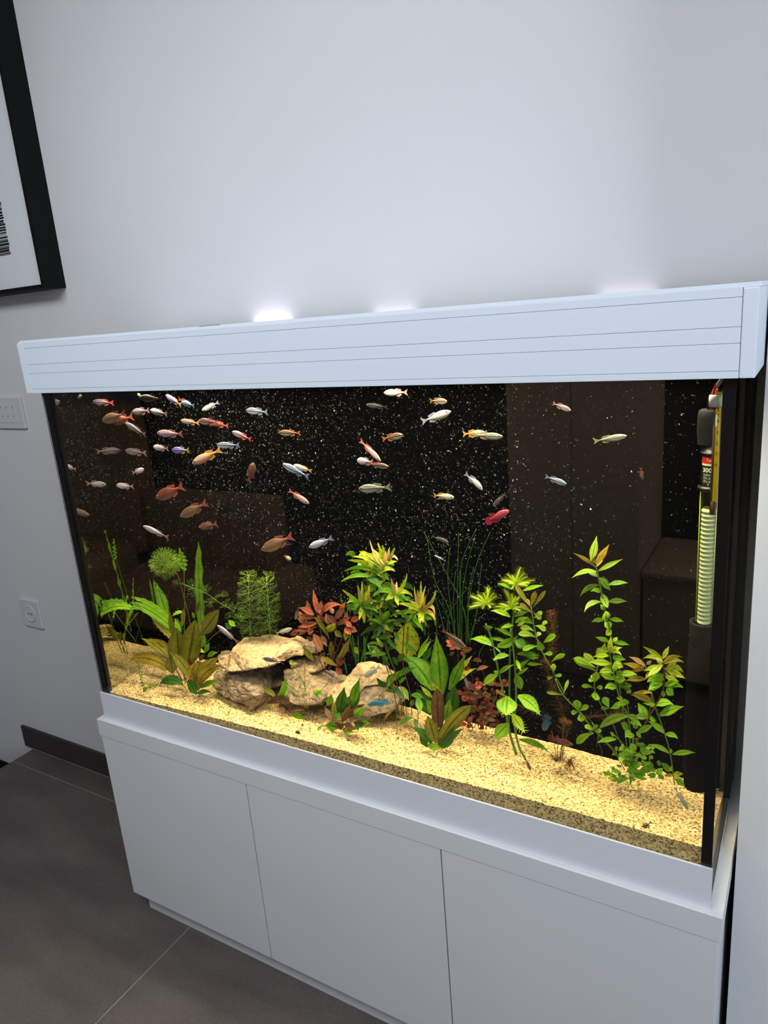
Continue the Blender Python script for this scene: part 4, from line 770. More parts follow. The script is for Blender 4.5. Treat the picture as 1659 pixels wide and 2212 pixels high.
stem(Q4, Z8, [(1095,130),(1118,300),(1080,450),(1030,540),(960,670),(870,850),(810,1250)], 17, 's', .13, .14)
leaves(Q4, Z5, .13, [(1130,1430,918,1298,52,'Y',{'bow':6}), (1130,1430,1197,1295,52,'Y',{}), (1130,1462,918,1432,62,'Y',{'bow':44}), (1140,1472,1342,1412,52,'A',{'bow':34}), (1150,1482,1358,1470,54,'Y',{'bow':34}), (1130,1482,960,1625,72,'Y',{}), (1150,1532,1372,1640,84,'Y',{'bow':10}), (1188,1500,1352,1578,60,'Y',{'bow':22}),
 (1160,1612,1302,1672,64,'Y',{}), (1130,1500,1060,1400,56,'Y',{}), (1160,1550,1290,1450,60,'Y',{}), (1120,1520,930,1560,66,'L',{'bow':14}), (1120,1640,965,1680,70,'B',{'bow':24}), (1130,1700,980,1760,84,'B',{'bow':20}), (1160,1720,1345,1740,66,'B',{'bow':30}), (1150,1560,1180,1650,60,'Y',{})])
leaves(Q4, Z8, .13, [(1102,262,950,315,92,'B',{'bow':18}), (1102,332,958,405,92,'B',{'bow':18}), (1122,362,1294,372,66,'B',{'bow':30}), (1132,382,1202,445,86,'B',{}), (1108,402,1104,465,44,'V',{}), (1110,300,990,250,70,'B',{}), (1118,350,1240,330,60,'B',{'bow':10})])
Q6 = plant('pink_tipped_stem_plant', 1372, 1672, 'stem with pinkish amber pointed leaves between the two bushy parts of the right-hand cluster', Y=.17)
stem(Q6, Z8, [(930,160),(990,400),(960,650),(850,900),(820,1220)], 12, 'S', .175, .17)
leaves(Q6, Z5, .175, [(945,1502,773,1408,54,'P',{'bow':8}), (932,1542,708,1480,64,'A',{'bow':12}), (942,1542,768,1592,44,'A',{'bow':20}), (952,1645,738,1662,64,'A',{'bow':14}), (960,1490,1015,1448,40,'P',{}), (940,1510,880,1520,36,'P',{}), (860,1620,700,1600,70,'B',{'bow':14}), (950,1640,1000,1560,40,'A',{})])
leaves(Q6, Z8, .165, [(1002,505,790,438,66,'A',{'bow':14}), (990,420,810,425,40,'A',{'bow':6}), (1030,542,908,522,50,'B',{'bow':12}), (1032,540,1202,535,76,'B',{'bow':26}), (952,652,862,515,84,'B',{}), (965,662,820,668,66,'V',{'bow':24}), (970,660,1025,665,30,'B',{}), (970,650,1040,690,50,'B',{})])
Q5 = plant('apple_green_stem_plant', 1457, 1694, 'single long bare-stemmed apple green plant at the far right with widely spaced leaves')
stem(Q5, Z8, [(990,420),(1030,560),(1120,820),(1170,1000),(1210,1290)], 16, 'S', .17, .165)
leaves(Q5, Z8, .165, [(1070,632,1298,550,84,'B',{'bow':10}), (1112,802,958,688,62,'B',{'bow':12}), (1122,812,1244,858,54,'B',{'bow':16}), (1160,992,957,908,46,'B',{'bow':18}), (1192,1002,1410,988,54,'B',{'bow':14}), (1172,1162,1078,1078,62,'G',{}), (1182,1162,1178,1108,34,'L',{}), (1200,1192,1108,1202,36,'Y',{}), (1200,1182,1294,1185,44,'Y',{}), (1205,1192,1248,1242,34,'Y',{}),
 (1212,1232,1308,1310,64,'G',{'bow':10}), (1180,990,1175,945,26,'B',{}), (1030,550,960,520,40,'B',{})])
# --- foreground plants in the middle
R_ = plant('small_broadleaf_plant', 738, 1580, 'small dark green rosette plant on the sand in front of the pale boulder')
leaves(R_, Z6, .09, [(1262,640,1334,412,80,'G',{'dy':.01}), (1160,720,1200,488,104,'D',{'dy':.0}), (1242,680,1340,535,64,'D',{}), (1182,790,1252,635,64,'N',{}), (1222,745,1372,635,84,'N',{'bow':8}), (1290,745,1362,655,84,'G',{}), (1135,770,1095,600,64,'O',{}), (1062,650,1092,548,62,'G',{'y':.1}),
 (1092,770,1028,655,52,'N',{}), (1310,825,1422,800,64,'G',{'bow':14}), (1145,840,1032,818,84,'G',{'bow':8}), (998,820,968,892,34,'G',{}), (1192,872,1282,885,62,'G',{'bow':12,'y':.075}), (1300,805,1322,865,52,'D',{'y':.08}), (1120,670,1162,775,56,'G',{}), (1200,805,1302,855,60,'N',{'y':.08}), (1280,795,1385,805,46,'N',{}), (1150,830,1210,800,50,'G',{}), (1180,850,1120,780,50,'N',{}), (1220,640,1250,560,50,'D',{})], fold=.2)
for a in ((1190,860,1100,790),(1200,860,1270,770),(1195,860,1180,760),(1200,850,1240,700),(1130,830,1000,822),(1050,640,1030,700),(1185,860,1230,800),(1210,850,1290,740)): stem(R_, Z6, [a[:2], a[2:]], 9, 's', .088)
S_ = plant('dark_broadleaf_plant', 618, 1533, 'wilting dark brown-leaved plant with a few green leaves before the stacked stones')
leaves(S_, Z6, .1, [(622,582,452,478,48,'O',{'bow':16}), (645,575,702,400,54,'G',{'bow':-14}), (662,610,652,508,62,'N',{}), (702,570,690,488,42,'G',{}), (720,600,528,642,66,'N',{'bow':24,'y':.09}), (722,700,865,690,36,'N',{'bow':14}), (702,695,620,700,56,'N',{'bow':10,'y':.085}), (742,730,872,772,52,'G',{'bow':16,'y':.075}), (662,662,700,705,60,'N',{}), (700,640,730,570,50,'N',{}), (690,670,640,640,50,'N',{}), (720,690,790,660,34,'N',{}), (560,575,600,615,30,'G',{'y':.12})])
for a in ((680,690,622,580),(685,690,660,580),(700,700,740,735),(640,640,660,700)): stem(S_, Z6, [a[:2], a[2:]], 8, 's', .095)
T_ = plant('thin_sprig_plant', 662, 1537, 'thin yellow-green sprigs with tiny leaves in front of the stacked grey stones')
for pts, w_, mt in (([(870,700),(865,480),(860,258)],8,'A'), ([(872,700),(860,480),(800,350),(742,268)],9,'S'), ([(830,640),(790,520),(692,442)],6,'S'), ([(880,690),(950,580),(1092,420)],8,'S'), ([(880,690),(920,620),(960,545)],7,'S')): stem(T_, Z6, pts, w_, mt, .12)
for k in range(40):
    t = LR.random(); x, y = [(872-130*t, 600-330*t), (830-138*t, 620-178*t), (860, 640-200*t)][k % 3]; a = LR.uniform(0, 6.28); leaf(T_, Z6, x, y, x+20*math.cos(a), y-14*math.sin(a), 10, 'B' if k % 2 else 'Y', .115, 0)
for cx_, cy_, n_, l_, m_ in ((970,540,22,52,'B'), (920,610,16,36,'Y'), (745,272,10,18,'B'), (1000,700,12,40,'m'), (870,650,12,34,'Y'), (990,620,14,40,'B')):
    for k in range(n_):
        a = 2*math.pi*k/n_+LR.uniform(-.1, .1); leaf(T_, Z6, cx_, cy_, cx_+l_*math.cos(a), cy_-l_*.7*math.sin(a), 8, m_, .11, LR.uniform(-.01, .01))
# ================================================================== FISH
def fish_mat(name, back, side, belly, tail, stripe=None, sheen=.25, tx=-.12):
    def cool(c):
        if c is None: return None
        g = sum(c)/3; return tuple(max(0, min(255, (g+(x-g)*k)*f)) for x, k, f in zip(c, (.85, .85, .75), (.84, .87, .96)))
    back, side, belly, tail, stripe = [cool(c) for c in (back, side, belly, tail, stripe)]
    t = NT(name); b = t.n('ShaderNodeBsdfPrincipled'); tc = t.n('ShaderNodeTexCoord'); s = t.n('ShaderNodeSeparateXYZ'); t.l(tc, 'Object', s, 0)
    zz = t.n('ShaderNodeMapRange'); zz.inputs[1].default_value = -.5; zz.inputs[2].default_value = .5; t.l(s, 'Z', zz, 0)
    st = [(.12, belly), (.36, side), (.62, side), (.86, back)]
    if stripe: st = [(.14, belly), (.36, side), (.43, stripe), (.53, stripe), (.60, side), (.72, back)]
    r = ramp(t, st); t.l(zz, 0, r, 0)
    n = t.n('ShaderNodeTexNoise'); n.inputs['Scale'].default_value = 9; n.inputs['Detail'].default_value = 4; t.l(tc, 'Object', n, 'Vector')
    xx = t.n('ShaderNodeMapRange'); xx.inputs[1].default_value = tx; xx.inputs[2].default_value = tx-.22; t.l(s, 'X', xx, 0)
    mx = t.n('ShaderNodeMixRGB'); mx.inputs[2].default_value = c4(tail); t.l(xx, 0, mx, 0); t.l(r, 0, mx, 1)
    m2 = t.n('ShaderNodeMixRGB', blend_type='OVERLAY'); m2.inputs[0].default_value = .35; t.l(mx, 0, m2, 1); t.l(n, 'Fac', m2, 2)
    t.l(m2, 0, b, 'Base Color'); b.inputs['Roughness'].default_value = .34; b.inputs['Metallic'].default_value = sheen; b.inputs['Subsurface Weight'].default_value = 0
    v = t.n('ShaderNodeTexVoronoi'); v.inputs['Scale'].default_value = 26; t.l(tc, 'Object', v, 'Vector')
    bp = t.n('ShaderNodeBump'); bp.inputs['Strength'].default_value = .25; bp.inputs['Distance'].default_value = .02; t.l(v, 'Distance', bp, 'Height'); t.l(bp, 0, b, 'Normal')
    t.l(b, 0, t.out, 0)
    f = NT(name+'_fin'); d = f.n('ShaderNodeBsdfPrincipled'); d.inputs['Base Color'].default_value = c4(tail); d.inputs['Roughness'].default_value = .5
    tr = f.n('ShaderNodeBsdfTransparent'); mx = f.n('ShaderNodeMixShader'); mx.inputs[0].default_value = .62
    f.l(tr, 0, mx, 1); f.l(d, 0, mx, 2); f.l(mx, 0, f.out, 0)
    return t.m, f.m
FMAT = {
 'pink': fish_mat('fish_pink', (150, 108, 104), (206, 150, 146), (224, 190, 180), (214, 120, 96)),
 'grey': fish_mat('fish_grey_pink', (108, 88, 92), (156, 132, 134), (190, 176, 168), (158, 110, 96), (92, 70, 74)),
 'pale': fish_mat('fish_pale_pink', (206, 170, 160), (236, 200, 186), (244, 222, 206), (222, 150, 120)),
 'cream': fish_mat('fish_cream', (220, 196, 160), (240, 220, 184), (246, 232, 206), (170, 160, 168)),
 'silver': fish_mat('fish_silver', (104, 116, 130), (196, 204, 200), (226, 226, 214), (120, 130, 146), (70, 76, 90), .45),
 'white': fish_mat('fish_white', (214, 206, 210), (240, 232, 236), (248, 240, 236), (160, 160, 176), None, .4),
 'olive': fish_mat('fish_olive_silver', (120, 112, 84), (190, 180, 140), (206, 206, 160), (150, 150, 90), (96, 84, 62)),
 'yellow': fish_mat('fish_yellow', (206, 196, 110), (230, 222, 150), (236, 230, 180), (216, 150, 50)),
 'ytail': fish_mat('fish_orange_tailed', (150, 120, 90), (214, 190, 160), (226, 200, 160), (236, 156, 50), (140, 110, 84)),
 'maroon': fish_mat('fish_maroon_striped', (92, 52, 54), (130, 84, 80), (170, 140, 132), (172, 62, 44), (60, 34, 38)),
 'rtail': fish_mat('fish_red_tailed', (124, 92, 100), (176, 150, 152), (206, 190, 186), (212, 60, 52), (96, 70, 84)),
 'orange': fish_mat('fish_orange', (236, 140, 60), (232, 170, 140), (240, 150, 60), (248, 160, 50), None, .2, .1),
 'salmon': fish_mat('fish_salmon', (216, 130, 96), (230, 160, 130), (236, 180, 150), (234, 120, 66)),
 'red': fish_mat('fish_brick_red', (130, 52, 30), (168, 78, 44), (190, 110, 60), (222, 90, 56), None, .35),
 'brown': fish_mat('fish_brown_gold', (116, 76, 44), (166, 112, 66), (190, 150, 80), (196, 92, 62), None, .35),
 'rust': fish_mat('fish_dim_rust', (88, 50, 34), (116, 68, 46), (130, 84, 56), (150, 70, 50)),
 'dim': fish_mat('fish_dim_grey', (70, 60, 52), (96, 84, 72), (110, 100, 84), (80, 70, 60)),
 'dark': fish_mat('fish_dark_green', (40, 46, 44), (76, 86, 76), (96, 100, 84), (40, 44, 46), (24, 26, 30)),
 'violet': fish_mat('fish_violet', (120, 100, 190), (170, 150, 210), (200, 160, 160), (214, 170, 70), (110, 90, 160), .3),
 'blue': fish_mat('fish_blue', (90, 130, 190), (130, 170, 216), (190, 200, 220), (130, 150, 190), None, .4),
 'green': fish_mat('fish_pale_green', (150, 170, 150), (196, 206, 190), (216, 216, 200), (216, 150, 90), None, .3),
 'brstripe': fish_mat('fish_brown_striped', (110, 66, 36), (150, 130, 96), (196, 180, 120), (190, 96, 30), (50, 34, 26)),
 'betta': fish_mat('fish_crimson', (196, 40, 44), (226, 70, 68), (230, 90, 80), (206, 30, 40)),
 'dbetta': fish_mat('fish_dull_red', (110, 30, 26), (150, 50, 46), (200, 120, 120), (120, 28, 24)),
 'teal': fish_mat('fish_turquoise', (30, 110, 140), (50, 150, 180), (90, 190, 200), (60, 180, 200), None, .3),
 'dteal': fish_mat('fish_dark_teal', (24, 60, 70), (40, 84, 96), (50, 100, 110), (30, 90, 110)),
 'ghost': fish_mat('fish_ghost_olive', (206, 196, 130), (222, 212, 150), (230, 222, 164), (210, 200, 140), None, 0),
 'cat': fish_mat('fish_catfish_brown', (74, 50, 40), (104, 76, 58), (140, 110, 84), (110, 80, 60)),
}
M_eye = plain('fish_eye', (14, 12, 12), .15, spec=.8); M_eyer = plain('fish_eye_ring', (200, 190, 150), .3, metal=.4)
def body_mesh(name, kind):
    prof = {'slim': [(0, .03), (.05, .34), (.14, .66), (.28, .93), (.42, 1), (.56, .9), (.7, .62), (.82, .36), (.92, .24), (1, .22)],
            'deep': [(0, .04), (.05, .28), (.14, .60), (.28, .92), (.42, 1), (.58, .98), (.72, .7), (.82, .38), (.92, .22), (1, .2)]}[('deep' if kind == 'deep' else 'slim')]
    V = []; F = []; seg = 12
    for t, h in prof:
        x = .5-t*.80; zc = -.02+.05*t; bend = 0
        if kind == 'bent': zc += .55*(.25-(t-.5)**2)*1.2
        for k in range(seg):
            a = 2*math.pi*k/seg; zz = math.cos(a)*.5*h; V.append((x, math.sin(a)*.5*h*(1-.25*t), zc+zz*(1.0 if zz > 0 else 1.06)))
    for i in range(len(prof)-1):
        for k in range(seg): k2 = (k+1) % seg; F.append((i*seg+k, (i+1)*seg+k, (i+1)*seg+k2, i*seg+k2))
    F.append(tuple(range(seg))); F.append(tuple((len(prof)-1)*seg+k for k in range(seg))[::-1])
    return V, F
def fin_mesh(pts2, y=0, th=.012):
    """a flat fin outline in x,z given a little thickness"""
    n = len(pts2); V = [(x, y-th, z) for x, z in pts2]+[(x, y+th, z) for x, z in pts2]
    F = [tuple(range(n))[::-1], tuple(range(n, 2*n))]+[(i, (i+1) % n, n+(i+1) % n, n+i) for i in range(n)]
    return V, F
def disc(x, z, r, y):
    n = 8; V = [(x+.5*0, y, z)]; V = [(x+r*.32*math.cos(2*math.pi*k/n), y, z+r*math.sin(2*math.pi*k/n)) for k in range(n)]+[(x, y*1.12, z)]
    return V, [(k, (k+1) % n, n) for k in range(n)]
TAIL = [(-.28, .10), (-.36, .2), (-.5, .52), (-.455, .12), (-.435, .03), (-.455, -.08), (-.5, -.46), (-.36, -.14), (-.28, -.06)]
GEO = {'slim': body_mesh('b', 'slim'), 'deep': body_mesh('b', 'deep'), 'bent': body_mesh('b', 'bent'), 'tail_fin': fin_mesh(TAIL),
       'dorsal_fin': fin_mesh([(.04, .42), (-.02, .62), (-.1, .56), (-.16, .52), (-.24, .44), (-.22, .2), (-.1, .34)]), 'anal_fin': fin_mesh([(.0, -.42), (-.08, -.6), (-.16, -.5), (-.24, -.38), (-.22, -.12), (-.1, -.32)]),
       'veil_tail': fin_mesh([(-.18, .16), (-.28, .46), (-.4, .55), (-.5, .42), (-.47, .24), (-.53, .02), (-.48, -.2), (-.52, -.42), (-.4, -.6), (-.28, -.52), (-.2, -.16)]),
       'veil_anal': fin_mesh([(.12, -.4), (.04, -.66), (-.08, -.8), (-.18, -.74), (-.24, -.4), (-.2, -.1), (.0, -.3)]), 'veil_dorsal': fin_mesh([(.0, .4), (-.08, .68), (-.2, .72), (-.24, .5), (-.24, .2), (-.1, .3)])}
_fm = {}
def fmesh(geo, key, m):
    k = (geo, key)
    if k not in _fm:
        V, F = GEO[geo]; me = bpy.data.meshes.new(geo); me.from_pydata(V, [], F)
        me.polygons.foreach_set('use_smooth', [geo in ('slim', 'deep', 'bent')]*len(F)); me.materials.append(m); _fm[k] = me
    return _fm[k]
_eye = {}
for sgn in (1, -1):
    V = []; F = []
    for (r, q, off) in ((.125, .385, .30), (.075, .385, .34)):
        v, f = disc(.385, .07, r, sgn*off); b0 = len(V); V += v; F += [tuple(b0+i for i in ff) for ff in f]
    me = bpy.data.meshes.new('eye'); me.from_pydata(V, [], F); me.materials.append(M_eyer); me.materials.append(M_eye)
    for i, p in enumerate(me.polygons): p.material_index = 0 if i < 8 else 1
    _eye[sgn] = me
G_F = 'fish swimming in the aquarium'
def fish(hx, hy, tx, ty, h, y, key, label, dy=0, kind='slim', name='fish', veil=0):
    """head pixel, tail pixel, body height in pixels, depth"""
    A = P(hx, hy, y-dy/2); B_ = P(tx, ty, y+dy/2); X = A-B_; Lw = X.length; X.normalize(); c = (A+B_)/2
    Z = Vector((0, 0, 1)) if abs(X.z) < .75 else Vector((-.7 if X.x*X.z > 0 else .7, 0, .3))
    Yv = Z.cross(X).normalized(); Z = X.cross(Yv).normalized()
    Hh = h*((c-CAM).dot(FWD))/FPX*.93
    if not veil: Hh *= .95
    r = bpy.data.objects.new(name, None); r.empty_display_size = .01; link(r)
    r.matrix_world = Matrix.Translation(c) @ Matrix(((X.x, Yv.x, Z.x), (X.y, Yv.y, Z.y), (X.z, Yv.z, Z.z))).to_4x4() @ Matrix.Diagonal((Lw, Hh*.5, Hh, 1))
    tag(r, label, 'fish', G_F)
    bm_, fm_ = FMAT[key]
    parts = [('body', kind, bm_), ('tail_fin', 'veil_tail' if veil else 'tail_fin', fm_), ('dorsal_fin', 'veil_dorsal' if veil else 'dorsal_fin', fm_), ('anal_fin', 'veil_anal' if veil else 'anal_fin', fm_)]
    for nm, g, m in parts:
        if kind == 'bent' and nm != 'body' : pass
        o = bpy.data.objects.new(nm, fmesh(g, key, m)); link(o, r)
        if kind == 'bent': o.location = (0, 0, {'body': -.1, 'tail_fin': -.02, 'dorsal_fin': .06, 'anal_fin': 0}[nm])
    if math.hypot(hx-tx, hy-ty) > 24:
        for sgn in (1, -1): link(bpy.data.objects.new('eye', _eye[sgn]), r)
    return r
FT = [
 (200,867,246,871,15,.105,'rtail','dim grey fish with a red tail at the upper left corner of the tank'),
 (297,851,306,857,9,.2,'yellow','small yellow fish almost hidden under the hood at the left'),
 (300,859,352,862,18,.07,'dim','dim grey fish just below the hood at the upper left'),
 (220,909,272,893,24,.075,'brown','brown gold fish at the left, in front of the red-orange one','deep'),
 (240,912,288,900,22,.095,'red','red-orange fish with raised tail right behind the brown gold one at the left','deep'),
 (270,913,315,940,15,.09,'grey','mauve grey fish diving right under the red-orange fish'),
 (285,890,323,887,17,.11,'grey','mauve grey fish touching the pale green one with its tail'),
 (324,886,361,895,16,.09,'green','pale green fish whose head meets the mauve grey fish'),
 (358,853,392,876,15,.10,'violet','violet fish with a yellow tail sloping down below the hood'),
 (412,874,385,862,13,.13,'maroon','small dark red fish behind the violet and the blue fish below the hood'),
 (392,869,420,877,14,.09,'blue','light blue fish right of the violet one below the hood'),
 (339,935,395,938,18,.085,'pink','pink fish with orange back edge, alone left of centre of the left shoal'),
 (270,973,317,980,17,.21,'grey','striped mauve grey fish with forked tail near the left rear corner'),
 (331,965,364,970,15,.09,'pale','small plump pale pink fish left of the violet-blue one'),
 (371,972,409,973,17,.09,'violet','plump violet-blue fish beside the small pale pink fish'),
 (251,1048,289,1052,15,.155,'pale','pale pink fish with orange tail below the left rear corner line'),
 (311,1013,286,1022,13,.14,'pale','small pale pink fish facing right near the left rear corner'),
 (336,1076,397,1050,28,.10,'red','deep-bodied brick red fish with forked orange tail at the left','deep'),
 (388,1116,448,1086,24,.11,'brown','golden brown fish with pinkish forked tail below the brick red one','deep'),
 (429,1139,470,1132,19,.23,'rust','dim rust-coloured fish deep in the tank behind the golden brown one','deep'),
 (309,1136,365,1162,15,.06,'pale','slender pale pink fish pointing up left above the round feathery crown'),
 (436,886,473,869,12,.13,'cream','small cream gold fish climbing, right of the light blue fish'),
 (531,886,579,891,17,.15,'silver','blue-grey silver fish alone in the upper left half under the hood'),
 (390,908,431,915,13,.12,'ytail','slim fish with yellow-orange tail, left of the two maroon fish'),
 (428,909,472,913,17,.15,'maroon','dark maroon striped fish ahead of another maroon one'),
 (452,912,494,921,14,.17,'red','red-tailed maroon fish partly hidden behind the striped maroon one'),
 (501,932,543,950,15,.16,'rtail','pinkish grey fish with small red tail right of the maroon pair'),
 (601,934,650,936,15,.18,'brstripe','brown striped fish with burnt orange tail in the upper middle left'),
 (468,961,518,962,16,.18,'silver','silver grey fish behind the tail of the large orange fish'),
 (415,1001,479,971,22,.11,'orange','large bright orange fish climbing with spread yellow tail'),
 (548,999,537,1042,22,.15,'rust','dark golden fish seen nose up with a red tail hanging down','deep'),
 (610,1002,668,1031,19,.13,'silver','long silver fish sloping down, overlapping a small yellow-green one'),
 (634,1004,674,1018,12,.17,'yellow','small yellow-green fish behind the long silver one'),
 (668,1088,623,1059,15,.14,'salmon','salmon orange fish diving to the right below the silver pair'),
 (564,1188,634,1158,28,.16,'brown','largest brown-red fish with forked pink tail in the lower left middle','deep'),
 (667,1182,719,1162,17,.14,'white','bright white fish with dark forked tail left of the bushy plant'),
 (629,1209,614,1200,9,.2,'yellow','tiny greenish fish below the largest brown-red fish'),
 (829,848,881,848,17,.12,'pale','pinkish cream fish touching the hood edge in the top middle'),
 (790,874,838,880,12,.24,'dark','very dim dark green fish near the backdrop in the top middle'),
 (966,867,928,866,15,.17,'ytail','brownish fish facing right just under the hood, right of centre'),
 (974,888,910,912,20,.12,'cream','cream white fish facing right with pale blue tail, right of centre'),
 (871,939,825,949,17,.15,'brstripe','brown and white striped fish facing right in the upper middle'),
 (823,996,777,951,15,.15,'salmon','orange-brown fish diving right onto two others in the middle'),
 (771,994,806,999,18,.12,'pale','pinkish white fish crossing under the diving orange-brown one'),
 (840,1008,794,1002,14,.10,'brstripe','yellow-brown striped fish facing right, lowest of the crossing three'),
 (774,1056,845,1053,22,.12,'olive','large olive silver fish facing left in the middle of the tank'),
 (981,1074,936,1070,15,.14,'yellow','pale yellow fish facing right in the middle right'),
 (1087,943,1020,940,17,.13,'olive','olive striped fish facing right before the brown reflection edge'),
 (1050,935,999,938,17,.16,'orange','bright orange tailed fish behind the olive striped one'),
 (1043,1057,1004,1022,15,.14,'cream','curved cream fish diving down to the right','bent'),
 (1234,887,1193,871,13,.15,'grey','brownish grey fish pointing down right in the upper right half'),
 (1355,941,1281,954,16,.12,'olive','long olive silver fish facing right, highest at the far right'),
 (1224,1046,1177,1029,15,.13,'silver','silver white fish pointing down right in the right half'),
 (1388,1036,1384,1010,9,.2,'rust','tiny brownish fish seen end-on at the far right'),
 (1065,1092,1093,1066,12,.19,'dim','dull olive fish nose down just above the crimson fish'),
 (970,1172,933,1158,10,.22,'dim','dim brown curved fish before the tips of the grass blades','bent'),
 (469,1350,515,1389,14,.09,'pale','slender pinkish fish diving toward the left end of the slab'),
 (567,1422,613,1431,13,.07,'rtail','grey fish with orange tail in front of the slab edge'),
 (1008,1400,954,1359,16,.1,'brstripe','brown striped fish diving right in front of the red leaves'),
 (1013,1490,1002,1457,9,.12,'grey','small grey fish hanging vertically before the red bush'),
 (631,1357,596,1369,11,.2,'ghost','pale olive fish resting above the back of the slab'),
 (637,1338,645,1313,9,.215,'grey','faint grey fish behind the left of the red plant'),
 (787,1461,822,1440,16,.14,'ghost','pale translucent green fish over the limestone boulder'),
 (702,1448,729,1467,10,.13,'grey','small grey fish at the foot of the red plant'),
]
for row in FT:
    fish(*row[:7], row[7], kind=row[8] if len(row) > 8 else 'slim', dy=random.uniform(-.012, .012))
fish(1100, 1102, 1049, 1128, 17, .12, 'betta', 'crimson veil-tailed fish facing right near the middle right', kind='slim', name='veiltail_fish', veil=1)
fish(794, 1522, 840, 1515, 13, .09, 'teal', 'turquoise blue veil-tailed fish before the cracked limestone', name='veiltail_fish', veil=1)
fish(1174, 1578, 1184, 1545, 16, .13, 'dteal', 'dark teal veil-tailed fish below the rusty feathery plant', name='veiltail_fish', veil=1)
fish(1239, 1609, 1184, 1592, 15, .19, 'dbetta', 'dull red veil-tailed fish low on the sand behind the feathery plant stems', name='veiltail_fish', veil=1)
fish(1379, 1796, 1409, 1775, 12, .035, 'cat', 'little brown catfish on the sand near the right front glass', name='catfish')
fish(1147, 1664, 1133, 1638, 9, .115, 'cat', 'little grey catfish on the sand below the lime plant stems', name='catfish')
fish(1487, 1750, 1457, 1700, 12, .06, 'ghost', 'pale translucent fish hovering over the sand at the right corner', name='fish')
fish(938, 1199, 963, 1212, 4, .15, 'white', 'thin white sliver-like fish among the grass blades', name='fish')
for px, py, r_, lb in ((643,1584,.0065,'dark grey pebble-like snail on the front sand'), (653,1567,.0035,'tiny brown snail just behind the dark snail on the sand')):
    b = on_sand(px, py); e = empty('snail', b, lb, 'snail')
    V = []; F = []
    for i in range(18):
        t = i/17; a = t*9.5; rr2 = r_*(1-t*.8); 
        c = Vector((math.cos(a)*rr2*.55, math.sin(a)*rr2*.4, r_*.5+t*r_*.5)); 
        for k in range(8): q = 2*math.pi*k/8; V.append(b+c+Vector((math.cos(q)*math.cos(a), math.cos(q)*math.sin(a), math.sin(q)))*rr2*.45)
    for i in range(17):
        for k in range(8): k2 = (k+1) % 8; F.append((i*8+k, i*8+k2, i*8+8+k2, i*8+8+k))
    mesh('shell', V, F, FMAT['cat'][0], e, True)
    tube('foot', [b+Vector((-r_*.9, 0, .0006)), b+Vector((0, 0, .001)), b+Vector((r_*1.1, -.001, .0008))], [r_*.15, r_*.3, r_*.12], M_blackpl, e)

# ================================================================== EQUIPMENT
M_rib = plain('heater_ceramic', (196, 196, 168), .5); M_tubeg = glass_mat('heater_glass', (.86, .9, .72)); M_red = plain('red_label_plastic', (196, 30, 34), .5)
M_lab = plain('black_label', (16, 16, 16), .5); M_txt = plain('white_print', (215, 215, 210), .5); M_ther = plain('yellow_thermometer_scale', (240, 190, 20), .45); M_num = plain('dark_red_print', (90, 20, 16), .5)
M_grey = plain('dark_grey_rubber', (15, 14, 13), .8, spec=.2)
HY = .17
hx0, hx1 = P(1537, 930, HY).x, P(1522, 1345, HY).x; HX = (hx0+hx1)/2
def hz(py, px=1530): return P(px, py, HY).z
ht = empty('aquarium_heater', (HX, HY, hz(1350)), 'vertical glass heater with black cap and printed label in the right rear corner', 'heater')
R0 = .0165
lathe('cap', [(0, hz(884)), (.012, hz(884)), (.015, hz(887)), (.0165, hz(900)), (.0168, hz(930)), (.015, hz(958)), (.015, hz(960)), (0, hz(960))][::-1], (HX-.006, HY, 0), M_grey, ht)
lathe('collar', [(.0135, hz(960)), (.0135, hz(975)), (.0165, hz(975)), (.0165, hz(978)), (.0135, hz(978)), (.0135, hz(984))][::-1], (HX, HY, 0), M_blackpl, ht)
lathe('glass_tube', [(.0145, hz(1350)), (.0145, hz(980))], (HX, HY, 0), M_tubeg, ht)
def arc_band(name, z0, z1, mat, r=.0128, a0=0, a1=6.283, n=24, par=ht):
    V = []; F = []
    for i in range(n+1):
        a = a0+(a1-a0)*i/n
        for z in (z0, z1): V.append((HX+r*math.cos(a), HY+r*math.sin(a), z))
    for i in range(n): F.append((2*i, 2*i+2, 2*i+3, 2*i+1))
    return mesh(name, V, F, mat, par, True)
lb = arc_band('label', hz(1047), hz(1003), M_lab); arc_band('label_red_band', hz(999), hz(980), M_red); arc_band('label_white_band', hz(1003.5), hz(999), M_txt)
view_a = math.atan2(CAM.y-HY, CAM.x-HX)
def wrap_text(txt, size, zc, mat, nm='print', r=.0131, bold=0, da=0):
    cu = bpy.data.curves.new('t', 'FONT'); cu.body = txt; cu.size = size; cu.align_x = 'CENTER'; cu.offset = bold; cu.resolution_u = 2
    to = bpy.data.objects.new('t', cu); COL.objects.link(to); dg = bpy.context.evaluated_depsgraph_get(); dg.update()
    me = bpy.data.meshes.new_from_object(to.evaluated_get(dg)); bpy.data.objects.remove(to)
    for v in me.vertices:
        a = view_a+da+v.co.x/r; z = zc+v.co.y; v.co = Vector((HX+r*math.cos(a), HY+r*math.sin(a), z))-ht.location
    me.materials.append(mat); o = bpy.data.objects.new(nm, me); link(o, ht); return o
wrap_text('Tech', .0075, hz(994), M_txt); wrap_text('300W', .0105, hz(1017), M_txt, bold=.0003); wrap_text('220V-240V', .0052, hz(1025), M_txt); wrap_text('EN 60335', .0056, hz(1032), M_txt); wrap_text('EN 60335', .0056, hz(1039), M_txt); wrap_text('II  V', .005, hz(1045), M_txt)
lathe('clamp', [(.0155, hz(1060)), (.0155, hz(1054)), (.0185, hz(1054)), (.0185, hz(1050)), (.0155, hz(1049)), (.0155, hz(1046))], (HX, HY, 0), M_blackpl, ht)
